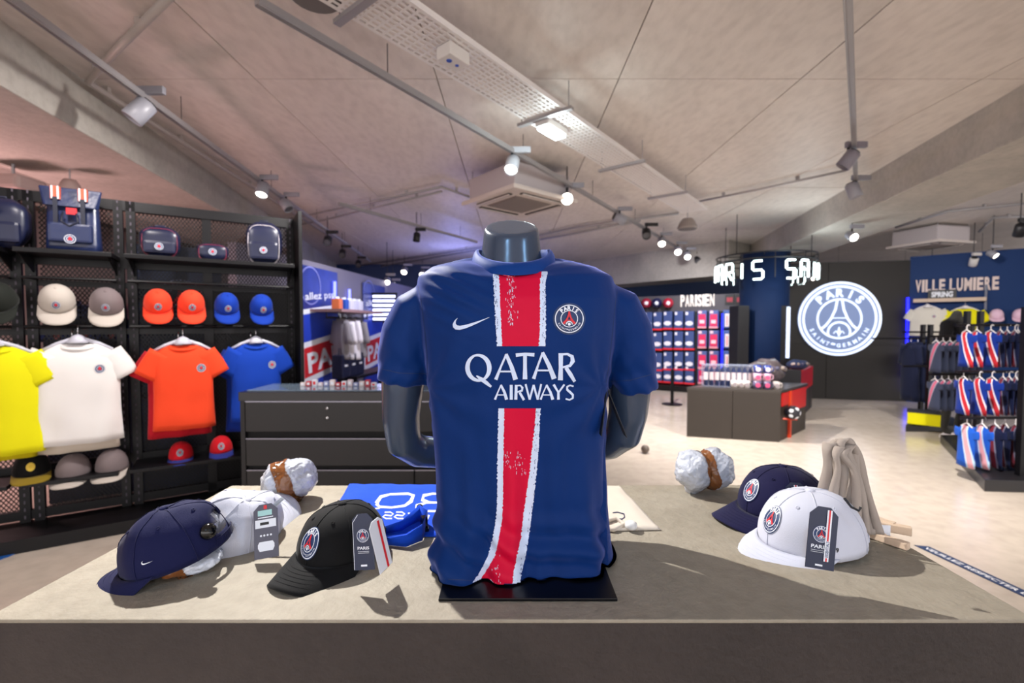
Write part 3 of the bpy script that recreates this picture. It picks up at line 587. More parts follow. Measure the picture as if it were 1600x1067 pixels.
# ================================================================ CAPS
def cloth(name, c, **k): return mat(name, c, .8, sheen=.08, spec=.2, bump=.15, bscale=700, **k)
def crown_pt(ph, t, a, b, H, wr=0, seed=0, front=1.0):   # ph 0 = front, t 0 rim .. 1 top
    e = sin(t*pi/2); c = cos(t*pi/2)**.80; fr = max(0, cos(ph))
    x = a*c*cos(ph)*(1+.05*front*fr*t*(1-t)*4*.5); y = b*c*sin(ph); z = H*e**.92
    s = min(abs(((ph+pi/6)/(pi/3)+.5) % 1-.5)*(pi/3)/.05, 1); k = 1-.012*(1-s)*(1-t)
    p = Vector((x*k, y*k, z+.006*max(0, -cos(ph))*(1-t)*0))
    if wr: 
        q = noise.noise(Vector((x*14+seed, y*14, z*9)))+.5*noise.noise(Vector((x*34+seed, y*34, z*22))); p *= 1+wr*q*(.4+t)
    return p
def make_cap(name, label, loc, rot, m, under=None, badge=None, logo=None, a=.098, b=.084, H=.118, wr=0, seed=0, lo=False, opening=True, brim=.072, group=None, brimm=None, frontm=None, bcol=None, arch=.020, badge_r=.021, badge_z=.42, badge_ph=0, parent_scale=1.0):
    t = thing(name, label, 'cap', loc, 0, group); t.rotation_euler = rot
    n = 36 if not lo else 20; r = 14 if not lo else 8; mb = MB(); N = 1.0
    idx = {}
    def hole(ph, tt): return opening and cos(ph) < -.80 and .10 < tt < .42
    vs = []; fs = []
    for j in range(r+1):
        for i in range(n): vs.append(crown_pt(2*pi*i/n, j/r*.97, a, b, H, wr, seed))
    for j in range(r):
        for i in range(n):
            pm_ = 2*pi*(i+.5)/n; tt = (j+.5)/r
            if opening and cos(pm_) < -.88 and .13 < tt < .13+.30*min(1, (-(cos(pm_))-.85)*9): continue
            fs.append((j*n+i, j*n+(i+1) % n, (j+1)*n+(i+1) % n, (j+1)*n+i))
    fs.append(tuple(range(r*n, (r+1)*n))); mb.add(vs, fs)
    ms = [m]; 
    o = mb.build('crown', ms, t, True)
    if frontm:
        o.data.materials.append(frontm)
        for p in o.data.polygons:
            if abs(math.atan2(p.center.y, p.center.x)) < pi/3-.05: p.material_index = 1
    sm = o.modifiers.new('t', 'SOLIDIFY'); sm.thickness = .0022; sm.offset = -1
    # brim
    def brim_surf(nn=22, kk=8):
        rows = []
        for i in range(nn+1):
            s = -1+2*i/nn; ph = s*R(78); p0 = crown_pt(ph, .01, a, b, H); row = []
            out = brim*math.sqrt(max(0, 1-abs(s)**2.6)); d = Vector((1, s*.18, 0)).normalized()
            for j in range(kk+1):
                f = j/kk; q = p0+d*out*f; q.z += (-.010*f-arch*1.25*min(1, abs(q.y)/b)**2*f)*(out/brim)+.003; row.append(q)
            rows.append(row)
        return rows
    rows = brim_surf(22 if not lo else 12, 8 if not lo else 4); vs = [p for r_ in rows for p in r_]; w = len(rows[0])
    mb = MB().add(vs, [(i*w+j, i*w+j+1, (i+1)*w+j+1, (i+1)*w+j) for i in range(len(rows)-1) for j in range(w-1)])
    o = mb.build('brim', [brimm or m, under or m], t, True, fix=False); sm = o.modifiers.new('t', 'SOLIDIFY'); sm.thickness = .0035; sm.offset = 0; sm.material_offset = 0
    MB().lathe([(.008, -.002), (.0085, .002), (.006, .0045), (0, .005)], (crown_pt(0, 1, a, b, H).x*0, 0, H-.001), 12).build('button', m, t, True)
    if not lo:
        for k in range(6):
            mb = MB(); q = pi/3*k+pi/3*.5 if False else pi/3*(k+.5)-pi/6+pi/6; p = crown_pt(q, .62, a, b, H, wr, seed); nrm = Vector((p.x/a**2, p.y/b**2, p.z/H**2)).normalized(); M = Matrix.Translation(p+nrm*.0006) @ nrm.to_track_quat('Z', 'Y').to_matrix().to_4x4()
            mb.lathe([(.0012, 0), (.0014, .0009), (.0032, .0009), (.0034, 0)], n=10, M=M, cap=False); mb.build('eyelet', m, t, True)
        for k in range(6): MB().tube([crown_pt(pi/6+k*pi/3 if False else k*pi/3, j_/12*.96, a, b, H, wr, seed)*1.006 for j_ in range(13)], .0008, 5).build('panel_seam', m, t, True)
        for k in range(5):
            pts = [rows[i][0].lerp(rows[i][-1], .22+.14*k)+Vector((0, 0, .0021)) for i in range(2, 21)]; 
            if k == 0: mbs = MB()
            mbs.tube(pts, .0005, 4)
        o = mbs.build('brim_stitching', m, t); o['kind'] = 'stuff'
        sp = [crown_pt(q, .06, a*1.005, b*1.01, H) for q in [pi-.62+i*.124 for i in range(11)]]
        mb = MB(); mb.rings([[p+Vector((0, 0, -.007)), p+Vector((0, 0, .007)), p*1.02+Vector((0, 0, .007)), p*1.02+Vector((0, 0, -.007))] for p in sp]); mb.build('strap', m, t)
    if badge:
        bt = BVHTree.FromPolygons([v.co for v in o.data.vertices], [list(p.vertices) for p in o.data.polygons]) if False else None
        tt = badge_z; rr = badge_r
        def f(x, y, L):
            tz = tt+y/(H*1.25); ph = x/(a*.93)+badge_ph; p = crown_pt(ph, tz, a, b, H, wr, seed); nn = Vector((p.x/a**2, p.y/b**2, p.z/H**2)).normalized(); return p+nn*(.0012+.0005*L)
        S = [([(-x*rr if False else x*rr, y*rr) for x, y in vs], fs, mi, L) for vs, fs, mi, L in crest_shapes(not lo)]
        decal('badge', S, f, [NV, WH, RD] if not bcol else bcol, t, None if lo else .004, world=False)
    if logo:
        def f(x, y, L):
            p = crown_pt(logo[0]+logo[3]*x/(a*.93), logo[1]+y/(H*1.25), a, b, H, wr, seed); nn = Vector((p.x/a**2, p.y/b**2, p.z/H**2)).normalized(); return p+nn*.0018
        sv, sf, _, _ = swoosh_shape(); decal('tick_logo', [([(x*logo[2], y*logo[2]) for x, y in sv], sf, 0, 1)], f, WH, t, .004, world=False)
    return t
def tagcard(name, parent, center, w, h, normal, up, m, shapes=None, mats=None, corner=.25, label=None, thick=.0012):
    nrm = Vector(normal).normalized(); upv = Vector(up); x = upv.cross(nrm).normalized(); y = nrm.cross(x).normalized(); c = Vector(center)
    poly = [(-w/2, -h/2), (w/2, -h/2), (w/2, h/2-w*corner), (w/2-w*corner, h/2), (-w/2+w*corner, h/2), (-w/2, h/2-w*corner)]
    f = lambda a, b, z: c+x*a+y*b+nrm*z
    o = MB().prism(poly, f, thick).build(name, m, parent, world=True, label=label)
    if shapes: 
        d = decal('print', shapes, lambda a, b, L: f(a, b, thick+.0003+.0003*L), mats, o)
    return o
C_NAVY = cloth('cap_navy', '11153f'); C_BLACK = cloth('cap_black', '0b0b0d'); C_WHITE = cloth('cap_white', 'c9cbd8'); C_PURP = cloth('cap_purple_navy', '15143a'); TAGN = mat('tag_navy', '0c1c3e', .35)
def at(px, py, z=None, y=None): return P(px, py, z=z, y=y)
def faceang(dx, dy): return math.atan2(dy, dx)
# 1 navy cap, front left, riding on a wrapped bundle
c1 = at(281, 886, ZT); c1.z = ZT+.028
cap1 = make_cap('baseball_cap', 'navy cotton cap tilted on a wrapped bundle at the front left of the table', c1, Matrix.Rotation(faceang(-1, -.18), 4, 'Z').to_euler(), C_NAVY, wr=.085, seed=3, H=.090, a=.088, b=.076, arch=.030, brim=.066)
cap1.rotation_euler = (Matrix.Rotation(faceang(-1, -.42), 3, 'Z') @ Matrix.Rotation(R(14), 3, 'Y') @ Matrix.Rotation(R(-3), 3, 'X')).to_euler()
mbs_ = MB(); mbs_.sphere((0, 0, 0), 1, 14)
for v_ in mbs_.v: k_ = 1+.10*noise.noise(v_*3)+.06*noise.noise(v_*8); v_.x, v_.y, v_.z = v_.x*.060*k_-.014, v_.y*.050*k_, v_.z*.040*k_+.034
FILM_ = mat('plastic_film', 'c0c5d0', .14, bump=.8, bscale=50, spec=1, var=.2, vscale=14); mbs_.build('stuffing', FILM_, cap1, True, label='white plastic film stuffing')
# security pin dome
def dome_tag(name, label, c, r, nrm, parent=None):
    q = Vector(nrm).normalized().to_track_quat('Z', 'Y').to_matrix().to_4x4(); M = Matrix.Translation(c) @ q
    mb = MB().lathe([(0, 0), (r*.9, 0), (r, r*.25), (r*.9, r*.6), (r*.6, r*.95), (r*.3, r*1.08), (0, r*1.1)], n=24, M=M)
    return mb.build(name, mat('black_gloss', '08090b', .12), parent, True, world=parent is not None, label=label)
def part_of(t, n): return [c for c in t.children if c.name.split('.')[0] == n][0]
CB1 = bvh_of([part_of(cap1, 'crown')]); h_ = CB1.ray_cast(CAMP, ray(324, 830).normalized()); nn_ = h_[1] if h_[1].dot(ray(324, 830)) < 0 else -h_[1]
dome_tag('security_tag', 'glossy black security dome', h_[0]+nn_*.001, .0145, nn_, cap1)
decal('tick_logo', [([(229.5+9*x, 879-7.5*y) for x, y in swoosh_shape()[0]], swoosh_shape()[1], 0, 1)], onto(CB1, .0012), WH, cap1, 3)
# 2 black cap
c2 = at(536, 866, ZT); c2.z = ZT+.014
cap2 = make_cap('baseball_cap', 'black structured cap with a round badge and navy swing tag, left of the mannequin', c2, (0, 0, faceang(-.37, -.85)), C_BLACK, badge=1, a=.088, b=.077, H=.086, arch=.030, brim=.060, badge_r=.0235, badge_z=.33)
S = [([(x*.0115, .010+y*.0115) for x, y in vs], fs, mi, L) for vs, fs, mi, L in crest_shapes()]+[tshape('PARIS', 0, -.0125, .0048, .021, .02, 0, 1, 1), rect2d(-.010, -.016, .010, -.0155, 1, 1), rect2d(-.010, -.0185, .010, -.018, 1, 1), rect2d(-.0055, -.040, .0055, -.037, 1, 1), stroke2d([(-.0175, -.045), (-.0175, .032), (-.008, .0445)], [.0008]*3, 1, 1)]
tagcard('swing_tag', cap2, at(568, 846, y=.765), .037, .092, (-.15, -1, .15), (-.12, -.05, 1), TAGN, S, [NV, WH, RD], .25)
tagcard('swing_tag', cap2, at(594, 850, y=.772), .034, .090, (.85, -.35, .15), (-.35, .0, 1), mat('tag_white', 'dfe2ea', .5), [rect2d(.003, -.045, .008, .04, 0, 1)], [RD], .25)
# 3 white cap, left, crumpled behind the navy one
c3 = at(371, 842, ZT); c3.z = ZT+.012
cap3 = make_cap('baseball_cap', 'crumpled white cap with a grey price card lying behind the navy cap', c3, (0, 0, 0), C_WHITE, wr=.12, seed=9, a=.088, b=.078, H=.088, opening=False)
cap3.rotation_euler = (Matrix.Rotation(R(26), 3, 'Y') @ Matrix.Rotation(R(80), 3, 'Z') @ Matrix.Rotation(R(-14), 3, 'Y')).to_euler()
SG = [rect2d(-.019, .006, .019, .021, 0, 1), tshape('weekday', 0, .0225, .005, .03, .02, 0, 0, 1) if False else rect2d(-.014, .0235, .014, .0255, 0, 1), rect2d(-.010, .011, .006, .016, 3, 2), poly2d([(-.012, -.036), (.012, -.036), (.015, -.030), (.015, -.024), (.012, -.019), (-.012, -.019), (-.015, -.024), (-.015, -.030)], 0, 1), rect2d(-.014, .028, .012, .038, 1, 1), rect2d(-.003, .040, .003, .047, 2, 1)]
for k in range(4): SG.append(disc2d(-.009+.006*k, -.008, .002, 8, 0, 1))
tagcard('price_card', cap3, at(416, 829, y=.86), .044, .098, (.1, -1, .3), (-.14, .12, 1), mat('tag_slate', '4a4a5c', .4), SG, [WH, mat('foil_teal', '9fd0cf', .25), RD, BLK], .25, label='slate grey price card')
a, b = at(405, 812, y=.9), at(442, 778, y=.92); MB().tube([a, b], .004, 4, sx=.35).build('tag_loop', mat('clear_plastic', 'cfd4dc', .3), cap3, world=True, label='clear plastic loop')
# 4 navy cap right, behind; 5 white cap right
c4 = at(1222, 806, ZT); c4.z = ZT+.014
cap4 = make_cap('baseball_cap', 'dark purple navy cap behind the white cap on the right of the table', c4, (0, 0, faceang(-1, -.28)), C_PURP, badge=1, H=.104, a=.102, b=.086, brim=.072, badge_r=.024, badge_z=.36, arch=.022)
tagcard('swing_tag', cap4, at(1244, 780, y=.985), .04, .07, (-.2, -1, .2), (0, 0, 1), TAGN, [rect2d(-.004, -.03, .004, .03, 1, 1), rect2d(-.0015, -.03, .0015, .03, 2, 2)], [NV, WH, RD])
MB().tube([at(1252, 745, y=1.05), at(1275, 753, y=1.05), at(1288, 765, y=1.03)], .006, 8).build('buckle_strap', mat('black_gloss', '08090b', .12), cap4, world=True, label='black buckle strap')
c5 = at(1267, 851, ZT); c5.z = ZT+.010
cap5 = make_cap('baseball_cap', 'white cap with a large navy swing tag at the front right of the table', c5, (0, 0, faceang(-1, -.20)), C_WHITE, badge=1, H=.103, a=.104, b=.086, brim=.072, badge_r=.0245, badge_z=.36, opening=False, arch=.026)
cap5.rotation_euler = (Matrix.Rotation(faceang(-1, -.22), 3, 'Z') @ Matrix.Rotation(R(3), 3, 'Y')).to_euler()
S = [([(-.002+x*.0145, .006+y*.0145) for x, y in vs], fs, mi, L) for vs, fs, mi, L in crest_shapes()]+[tshape('PARIS', -.004, -.018, .006, .026, .02, 0, 1, 1), rect2d(-.017, -.0215, .008, -.021, 1, 1), rect2d(-.017, -.0245, .008, -.024, 1, 1), rect2d(-.008, -.047, .004, -.044, 1, 1),
     rect2d(.0045, -.038, .0125, .048, 1, 3), rect2d(.0072, -.004, .0098, .048, 2, 4), rect2d(.0072, -.038, .0098, -.032, 2, 4), tshape('ESSENTIALS', .0112, -.0305, .005, .026, .02, pi/2, 0, 4, 'LEFT')]
tagcard('swing_tag', cap5, at(1284, 840, y=.765), .0465, .104, (-.08, -1, .12), (.13, -.02, 1), TAGN, S, [NV, WH, RD], .28)
MB().tube([at(1319, 778, y=.80), at(1330, 792, y=.79), at(1342, 798, y=.785), at(1345, 792, y=.785)], .0022, 8).build('hanger_hook', BLK, cap5, world=True, label='black plastic hook')
decal('year_print', [([(1303+a, 863-b) for a, b in tshape('19', 0, 0, 7, 8, .03, 0, 0, 0, 'LEFT')[0]], tshape('19', 0, 0, 7, 8, .03, 0, 0, 0, 'LEFT')[1], 0, 1)], onto(bvh_of([part_of(cap5, 'crown')]), .001), BLK, cap5, 3)
# ================================================================ PLASTIC WRAPPED BUNDLES
FILM = mat('plastic_film', 'c0c5d0', .14, bump=.8, bscale=50, spec=1, var=.2, vscale=14); TAPE = mat('parcel_tape', '7a4a26', .2, bump=.4, bscale=30, spec=.6)
TAPE = MATS['parcel_tape']
def bundle(label, c, r, sc, tape_ax, tw, seed=0, lobes=((0, 0, 0, 1),), rz=0, tape_rng=(0, 1)):
    t = thing('wrapped_bundle', label, 'bundle', c, rz); mb = MB()
    for x, y, z, s in lobes: mb.sphere((x*r, y*r, z*r), r*s, 18, sc=sc)
    o = mb.build('plastic_wrap', [FILM, TAPE], t); voxel(o, r*.045, 3); me = o.data
    for v in me.vertices:
        p = v.co/r; d = .14*noise.noise(p*1.6+Vector((seed, 0, 0)))+.12*abs(noise.noise(p*2.8+Vector((seed, 5, 0))))+.045*abs(noise.noise(p*7.5+Vector((0, seed, 0))))-.06; v.co *= 1+d
    zm = min(v.co.z for v in me.vertices)
    for v in me.vertices: v.co.z = max(v.co.z-zm, .0005) if v.co.z-zm > .004 else .0005+0*v.co.z
    me.materials.clear(); me.materials.append(FILM)
    ax = Vector(tape_ax).normalized(); bm = bmesh.new(); bm.from_mesh(me)
    for f_ in list(bm.faces):
        q = f_.calc_center_median(); s = (q-Vector((0, 0, -zm))).dot(ax)/r
        if not (abs(s-.05*sin(q.z/r*5+seed)) < tw): bm.faces.remove(f_)
    for v in [v for v in bm.verts if not v.link_faces]: bm.verts.remove(v)
    for v in bm.verts: v.co += v.normal*.0012
    m2 = bpy.data.meshes.new('tape_band'); bm.to_mesh(m2); bm.free(); m2.materials.append(TAPE)
    o2 = bpy.data.objects.new('tape_band', m2); COL.objects.link(o2); o2.parent = t; o2['label'] = 'brown parcel tape band'; m2.polygons.foreach_set('use_smooth', [True]*len(m2.polygons))
    return t
bundle('plastic wrapped bundle with brown tape at the rear left of the table', at(449, 784, ZT), .062, (.75, .85, .80), (1, .3, .45), .30, 2, ((-.30, 0, 0, .92), (.34, .1, 0, 1.08), (0, .1, .1, .9)))
bundle('plastic wrapped twin bundle with brown tape at the rear right of the table', at(1099, 769, ZT), .060, (.82, .85, .90), (1, .1, .12), .22, 5, ((-.50, 0, 0, 1.0), (.50, .05, .04, 1.05), (0, .1, 0, .8)), .1)
bundle('flat wrapped bundle with brown tape squeezed under the tilted navy cap', at(286, 893, ZT)+Vector((0, .010, 0)), .052, (1.25, 1.0, .36), (1, .15, .1), .38, 8)
# ================================================================ BAGS AND SHIRTS LYING FLAT
def cloth_sheet(name, pts, m, parent, z=ZT, th=.006, nx=26, ny=18, amp=.003, seed=0):   # pts: 4 pixel corners a,b,c,d on the table
    q = [at(*p, z) for p in pts]; vs = []
    for s in (1, 0):
        for j in range(ny+1):
            for i in range(nx+1):
                u, v = i/nx, j/ny; p = (q[0]*(1-u)+q[1]*u)*(1-v)+(q[3]*(1-u)+q[2]*u)*v; e = min(u, v, 1-u, 1-v)*8
                p = p.copy(); p.z = z+.0012+(th*(min(1, e)*.7+.3)+amp*noise.noise(p*16+Vector((seed, 0, 0)))+amp*.6*noise.noise(p*40) if s else 0); vs.append(p)
    k = (nx+1)*(ny+1); fs = []
    for s in (0, 1):
        for j in range(ny):
            for i in range(nx): a = s*k+j*(nx+1)+i; fs.append((a, a+1, a+nx+2, a+nx+1) if s == 0 else (a, a+nx+1, a+nx+2, a+1))
    edge = [j*(nx+1) for j in range(ny+1)]+[ny*(nx+1)+i for i in range(1, nx+1)]+[j*(nx+1)+nx for j in range(ny-1, -1, -1)]+[i for i in range(nx-1, 0, -1)]
    for a, b in zip(edge, edge[1:]+edge[:1]): fs.append((a, b, b+k, a+k))
    return MB().add(vs, fs).build(name, m, parent, True, world=True)
BLUE = cloth('bag_blue', '1148c8'); BEIGE = cloth('canvas_beige', 'd8cdbf')
bg1 = thing('tote_bag', 'bright blue drawstring bag with large upside down white number and name, behind the black cap', 'bag', at(620, 800, ZT))
o = cloth_sheet('bag_body', [(546, 757.5), (700, 758.5), (712, 840), (500, 838)], BLUE, bg1)
BB = bvh_of([o]); ff = onto(BB, .0007)
def LB(x, y): return (380+x/5, 740+y/5)
T = []
# digit 0 (left) and 3 (right), both read from the far side of the table
def ringdig(pts_o, w, wy=.7):
    return stroke2d([LB(*p) for p in pts_o]+[LB(*pts_o[0])], w+[w[0]], 0, 1)
T.append(ringdig([(1040, 232), (1075, 180), (1150, 160), (1290, 156), (1328, 170), (1312, 215), (1262, 250), (1160, 264), (1065, 258)], [6, 5, 3.2, 3.6, 6, 6, 4, 3.2, 4]))
T.append(stroke2d([LB(*p) for p in [(1610, 158), (1480, 156), (1410, 170), (1400, 205), (1450, 222), (1600, 224), (1430, 226), (1355, 250), (1350, 280), (1400, 292), (1600, 292)]], [3.2, 3.2, 5, 6, 3.6, 3, 3.6, 5, 6, 3.4, 3.4], 0, 1))
def rl(pl, w=3.0): T.append(stroke2d([LB(*p) for p in pl], [w]*len(pl), 0, 1))
rl([(1432, 368), (1452, 322)]); rl([(1452, 324), (1404, 360)], 2.4); rl([(1404, 360), (1392, 318)], 2.4); rl([(1392, 318), (1345, 360)], 3)      # M
rl([(1332, 358), (1345, 312)]); rl([(1332, 356), (1275, 352)], 2); rl([(1338, 336), (1285, 332)], 2); rl([(1345, 314), (1288, 308)], 2)        # E
for ox in (0, -90): rl([(1195+ox, 300-ox*.02), (1240+ox, 300), (1262+ox, 314), (1245+ox, 328), (1200+ox, 322), (1180+ox, 336), (1205+ox, 350), (1252+ox, 350)], 2.2)   # SS
rl([(1012, 316), (1028, 280)]); rl([(1032, 272), (1066, 270)], 2)
rl([(1050, 320), (1064, 290)], 2.6) if False else None
decal('lettering', T, ff, WH, bg1, 5)
# blue strap with black clip
sp = [(600, 828, .004), (585, 842, .006), (600, 853, .01), (635, 856, .02), (660, 846, .03), (668, 826, .034), (655, 818, .036), (628, 832, .020), (600, 836, .012), (592, 828, .006)]
rs = []
for i, (x, y, h) in enumerate(sp): c = at(x, y, ZT); rs.append([c+Vector((0, 0, .002)), c+Vector((0, 0, h+.006)), c+Vector((0, .004, h+.006)), c+Vector((0, .004, .002))])
MB().rings(rs).build('strap', BLUE, bg1, True, world=True)
mb = MB(); c = at(664, 828, ZT); mb.box((c.x, c.y-.01, c.z+.02), (.012, .016, .03), rz=.5).box((c.x+.004, c.y-.012, c.z+.008), (.012, .02, .012), rz=.3); mb.build('buckle', mat('black_gloss', '08090b', .12), bg1, world=True, bevel=.002)
mb = MB(); mb.sphere(at(656, 813, ZT)+Vector((0, 0, .030)), .008, 8); mb.build('cord_stop', MATS['black_gloss'], bg1, True, world=True)
bg2 = thing('tote_bag', 'beige canvas bag lying flat behind the mannequin on the right', 'bag', at(970, 800, ZT))
o = cloth_sheet('bag_body', [(885, 760), (968, 760), (1032, 829), (890, 832)], BEIGE, bg2, seed=4)
ff = onto(bvh_of([o]), .0007); decal('lettering', [stroke2d([(957, 801), (965, 800), (975, 803), (976, 808), (972, 811), (966, 810)], [1.6, 1.8, 2, 2, 1.8, 1.4], 0, 1), tshape('I', 980, 800, 0.01, None) if False else rect2d(944, 802, 947, 804, 0, 1)], ff, mat('print_navy', '1c1f46', .6), bg2, 4)
MB().tube([at(945, 822, ZT)+Vector((0, 0, .012)), at(962, 818, ZT)+Vector((0, 0, .012)), at(976, 824, ZT)+Vector((0, 0, .007)), at(958, 832, ZT)+Vector((0, 0, .006)), at(948, 830, ZT)+Vector((0, 0, .006))], .005, 8).build('handle', BEIGE, bg2, True, world=True)
MB().lathe([(0, 0), (.011, .001), (.0135, .006), (.0125, .013), (.006, .017), (0, .0175)], at(986, 829, ZT)+Vector((0, 0, .004)), 20).build('white_toggle', WHITE, bg2, True, world=True)
# draped straps of a tote on a low stand, right
st = thing('tote_bag', 'folded beige canvas tote with long draped handles behind the white cap', 'bag', at(1335, 845, ZT))
CAN = cloth('canvas_grey_beige', 'a5998f'); cc = at(1330, 845, ZT)
def strip(pts, w, m, name, th=.0035):
    rs = []; w0 = w; n = len(pts); pts = [Vector(p) for p in pts]
    sm = []; pts = [p+Vector((.006*noise.noise(p*40), .006*noise.noise(p*33+Vector((3, 0, 0))), .004*noise.noise(p*50))) for p in pts]
    for i in range((n-1)*6+1):
        f = i/6; k = min(int(f), n-2); tt = f-k; p0, p1, p2, p3 = pts[max(k-1, 0)], pts[k], pts[k+1], pts[min(k+2, n-1)]
        sm.append(.5*((2*p1)+(p2-p0)*tt+(2*p0-5*p1+4*p2-p3)*tt*tt+(3*p1-p0-3*p2+p3)*tt**3))
    for i, p in enumerate(sm):
        t_ = (sm[min(i+1, len(sm)-1)]-sm[max(i-1, 0)]).normalized(); s = Vector((.85+.2*sin(i*.35), -.42, .05+.2*sin(i*.5))); s = (s-t_*s.dot(t_)).normalized(); nn = t_.cross(s)*th
        w = w0*(1+.22*sin(i*.4+w0*900)); rs.append([p-s*w/2-nn, p-nn*1.3, p+s*w/2-nn, p+s*w/2+nn, p+nn*1.3, p-s*w/2+nn])
    return MB().rings(rs).build(name, m, st, True, world=True)
def P2(px, py, Y): return at(px, py, y=Y)
random.seed(31)
LEGS = [(1279, 1299, 1338, .93, .020), (1287, 1304, 1346, .945, .016), (1297, 1309, 1352, .93, .015), (1306, 1314, 1356, .95, .014), (1315, 1318, 1362, .925, .016), (1322, 1324, 1368, .94, .014), (1330, 1329, 1374, .92, .015), (1300, 1312, 1343, .915, .013), (1338, 1322, 1358, .91, .013)]
for k, (xa, xm, xb, Yd, w_) in enumerate(LEGS):
    ya = 812 if k < 3 else 832; top = 686+abs(k-3)*3.2+random.uniform(-2, 2); j_ = lambda: random.uniform(-3, 3)
    strip([P2(xa+j_(), ya, Yd), P2(xa*.65+xm*.35+j_(), 780, Yd), P2(xa*.3+xm*.7+j_(), 735, Yd), P2(xm-5, top+12, Yd+.004), P2(xm+1, top, Yd+.012), P2(xm+8, top+9, Yd+.016), P2(xm*.62+xb*.38+j_(), 745, Yd+.012), P2(xm*.28+xb*.72+j_(), 790, Yd+.006), P2(xb, 834, Yd)], w_, CAN, 'handle', .0013)
WOOD = cloth('canvas_cream', 'd8bfa6')
mb = MB(); 
for k, (x0, y0, x1, y1, h) in enumerate([(1352, 838, 1420, 861, .012), (1365, 822, 1398, 832, .018), (1372, 828, 1424, 838, .016), (1345, 826, 1380, 845, .010)]):
    a, b = at(x0, y0, ZT), at(x1, y1, ZT); u = (b-a).normalized(); n_ = Vector((-u.y, u.x, 0))*.008; vs = [a-n_, b-n_, b+n_, a+n_]; mb = MB().add([p+Vector((0, 0, .002)) for p in vs]+[p+Vector((0, 0, h+.004)) for p in vs], [(0, 3, 2, 1), (4, 5, 6, 7), (0, 1, 5, 4), (1, 2, 6, 5), (2, 3, 7, 6), (3, 0, 4, 7)]); mb.build('folded_strap', WOOD, st, world=True, bevel=.002)
mb = MB(); a = at(1376, 842, ZT); mb.box((a.x, a.y, a.z+.019), (.034, .002, .022), rz=-.2); mb.build('size_label', WH, st, world=True)
# ================================================================ GARMENT BUILDERS
def tee_mesh(w=.26, l=.66, sl=.17, d=.045, wr=.010, seed=0, n=28, rows=14, spread=58, neck=.085):
    mb = MB(); rs = []
    for j in range(rows+1):
        f = j/rows; z = -f*l; hw = w*(1-.06*math.sin(pi*f)) if f > .12 else w*(.45+.55*(f/.12)**.5)
        ring = []
        for k in range(n):
            q = 2*pi*k/n; x = hw*math.copysign(abs(cos(q))**.8, cos(q)); dd = d*(.35+.65*min(1, f*5))*(1+.25*f)
            y = dd*sin(q); zz = z
            if f < .3: zz -= .28*max(0, abs(x)-neck)*(1-f/.3)*(1)-.0
            if f == 0: zz -= (.032 if y < 0 else .010)*max(0, 1-(x/neck)**2)
            y += (wr*sin(x*38+seed+f*3)*(f)+wr*.8*noise.noise(Vector((x*9+seed, f*4, 1)))*2*f)*(-1 if y < 0 else 1)
            ring.append(Vector((x, y, zz)))
        rs.append(ring)
    mb.rings(rs)
    for sx in (-1, 1):
        a = Vector((sx*(w*.80), 0, -.045)); dr = Vector((sx*cos(R(spread)), 0, -sin(R(spread)))); rs = []
        for j in range(7):
            f = j/6; c = a+dr*sl*f*1.1; up = Vector((sx*sin(R(spread)), 0, cos(R(spread)))); hh = .095-.012*f-.01*abs(f-.5)
            c = c-up*(.045)
            rs.append([c+up*hh*cos(2*pi*k/14)+Vector((0, d*(.75-.1*f)*sin(2*pi*k/14)*(1+.15*sin(k*2.1+seed+j)), 0)) for k in range(14)])
        mb.rings(rs)
    return mb
def hanger_parts(t, m, z=.0):
    mb = MB(); mb.tube([(-.17, 0, -.055+z), (-.10, 0, -.015+z), (-.03, 0, .012+z), (0, 0, .02+z), (.03, 0, .012+z), (.10, 0, -.015+z), (.17, 0, -.055+z)], [.008, .012, .014, .014, .014, .012, .008], 8); mb.build('arms', m, t, True)
    MB().lathe([(0, 0), (.05, 0), (.055, .008), (.03, .045), (.012, .055), (0, .056)], (0, 0, z-.012), 16).build('neck_plate', m, t, True)
    MB().tube([(0, 0, .04+z), (0, 0, .075+z), (0, .010, .095+z), (0, .025, .098+z), (0, .034, .085+z)], .0035, 6).build('hook', mat('chrome', 'c8c8cc', .2, metal=1), t, True)
HANG = mat('clear_hanger', 'c9c9d6', .25)
def flatbadge(name, parent, x, y, z, r, world=False, normal=-1, mats=None):
    return decal(name, [([(a*r, b*r) for a, b in vs], fs, mi, L) for vs, fs, mi, L in crest_shapes(False)], lambda a, b, L: Vector((x+a, y-.0008*(L+1), z+b)), mats or [NV, WH, RD], parent, world=world)
# ================================================================ LEFT GARMENT RACK
A = P(0, 845, z=0); Bx = (-1.79, 3.86); FR = Frame(A.xy, Bx); H = 2.28
rk = thing('display_rack', 'tall black steel display rack with mesh back panels along the left side', 'rack', FR.A, FR.rot)
DM = mat('black_rack', '0b0a0e', .4, spec=.3)
def rk_at(u, d=0, z=0): return FR.at(u, d, z)      # local: x=u, -y = towards viewer
UE = FR.hit(462, 500)[0]; U1 = FR.hit(198, 500)[0]; U0 = FR.hit(37, 500)[0]; UM = FR.hit(326, 500)[0]; US = -.75
def rbox(name, u0, u1, d0, d1, z0, z1, m=DM, par=None, bev=0): return MB().box(((u0+u1)/2, -(d0+d1)/2, (z0+z1)/2), (u1-u0, d1-d0, z1-z0)).build(name, m, par or rk, bevel=bev)
for u in (US, U0-.035, U0+.035, U1-.035, U1+.035, UE-.03):
    o = rbox('post', u-.026, u+.026, -.06, -.02, 0, H)
    mb = MB()
    for k in range(44): mb.box((u, .0195, .12+k*.05), (.008, .002, .022))
    h = mb.build('slot_row', mat('slot_dark', '5c5560', .8), o); h['kind'] = 'stuff'
rbox('post', UM-.03, UM+.03, -.06, -.03, 0, H)
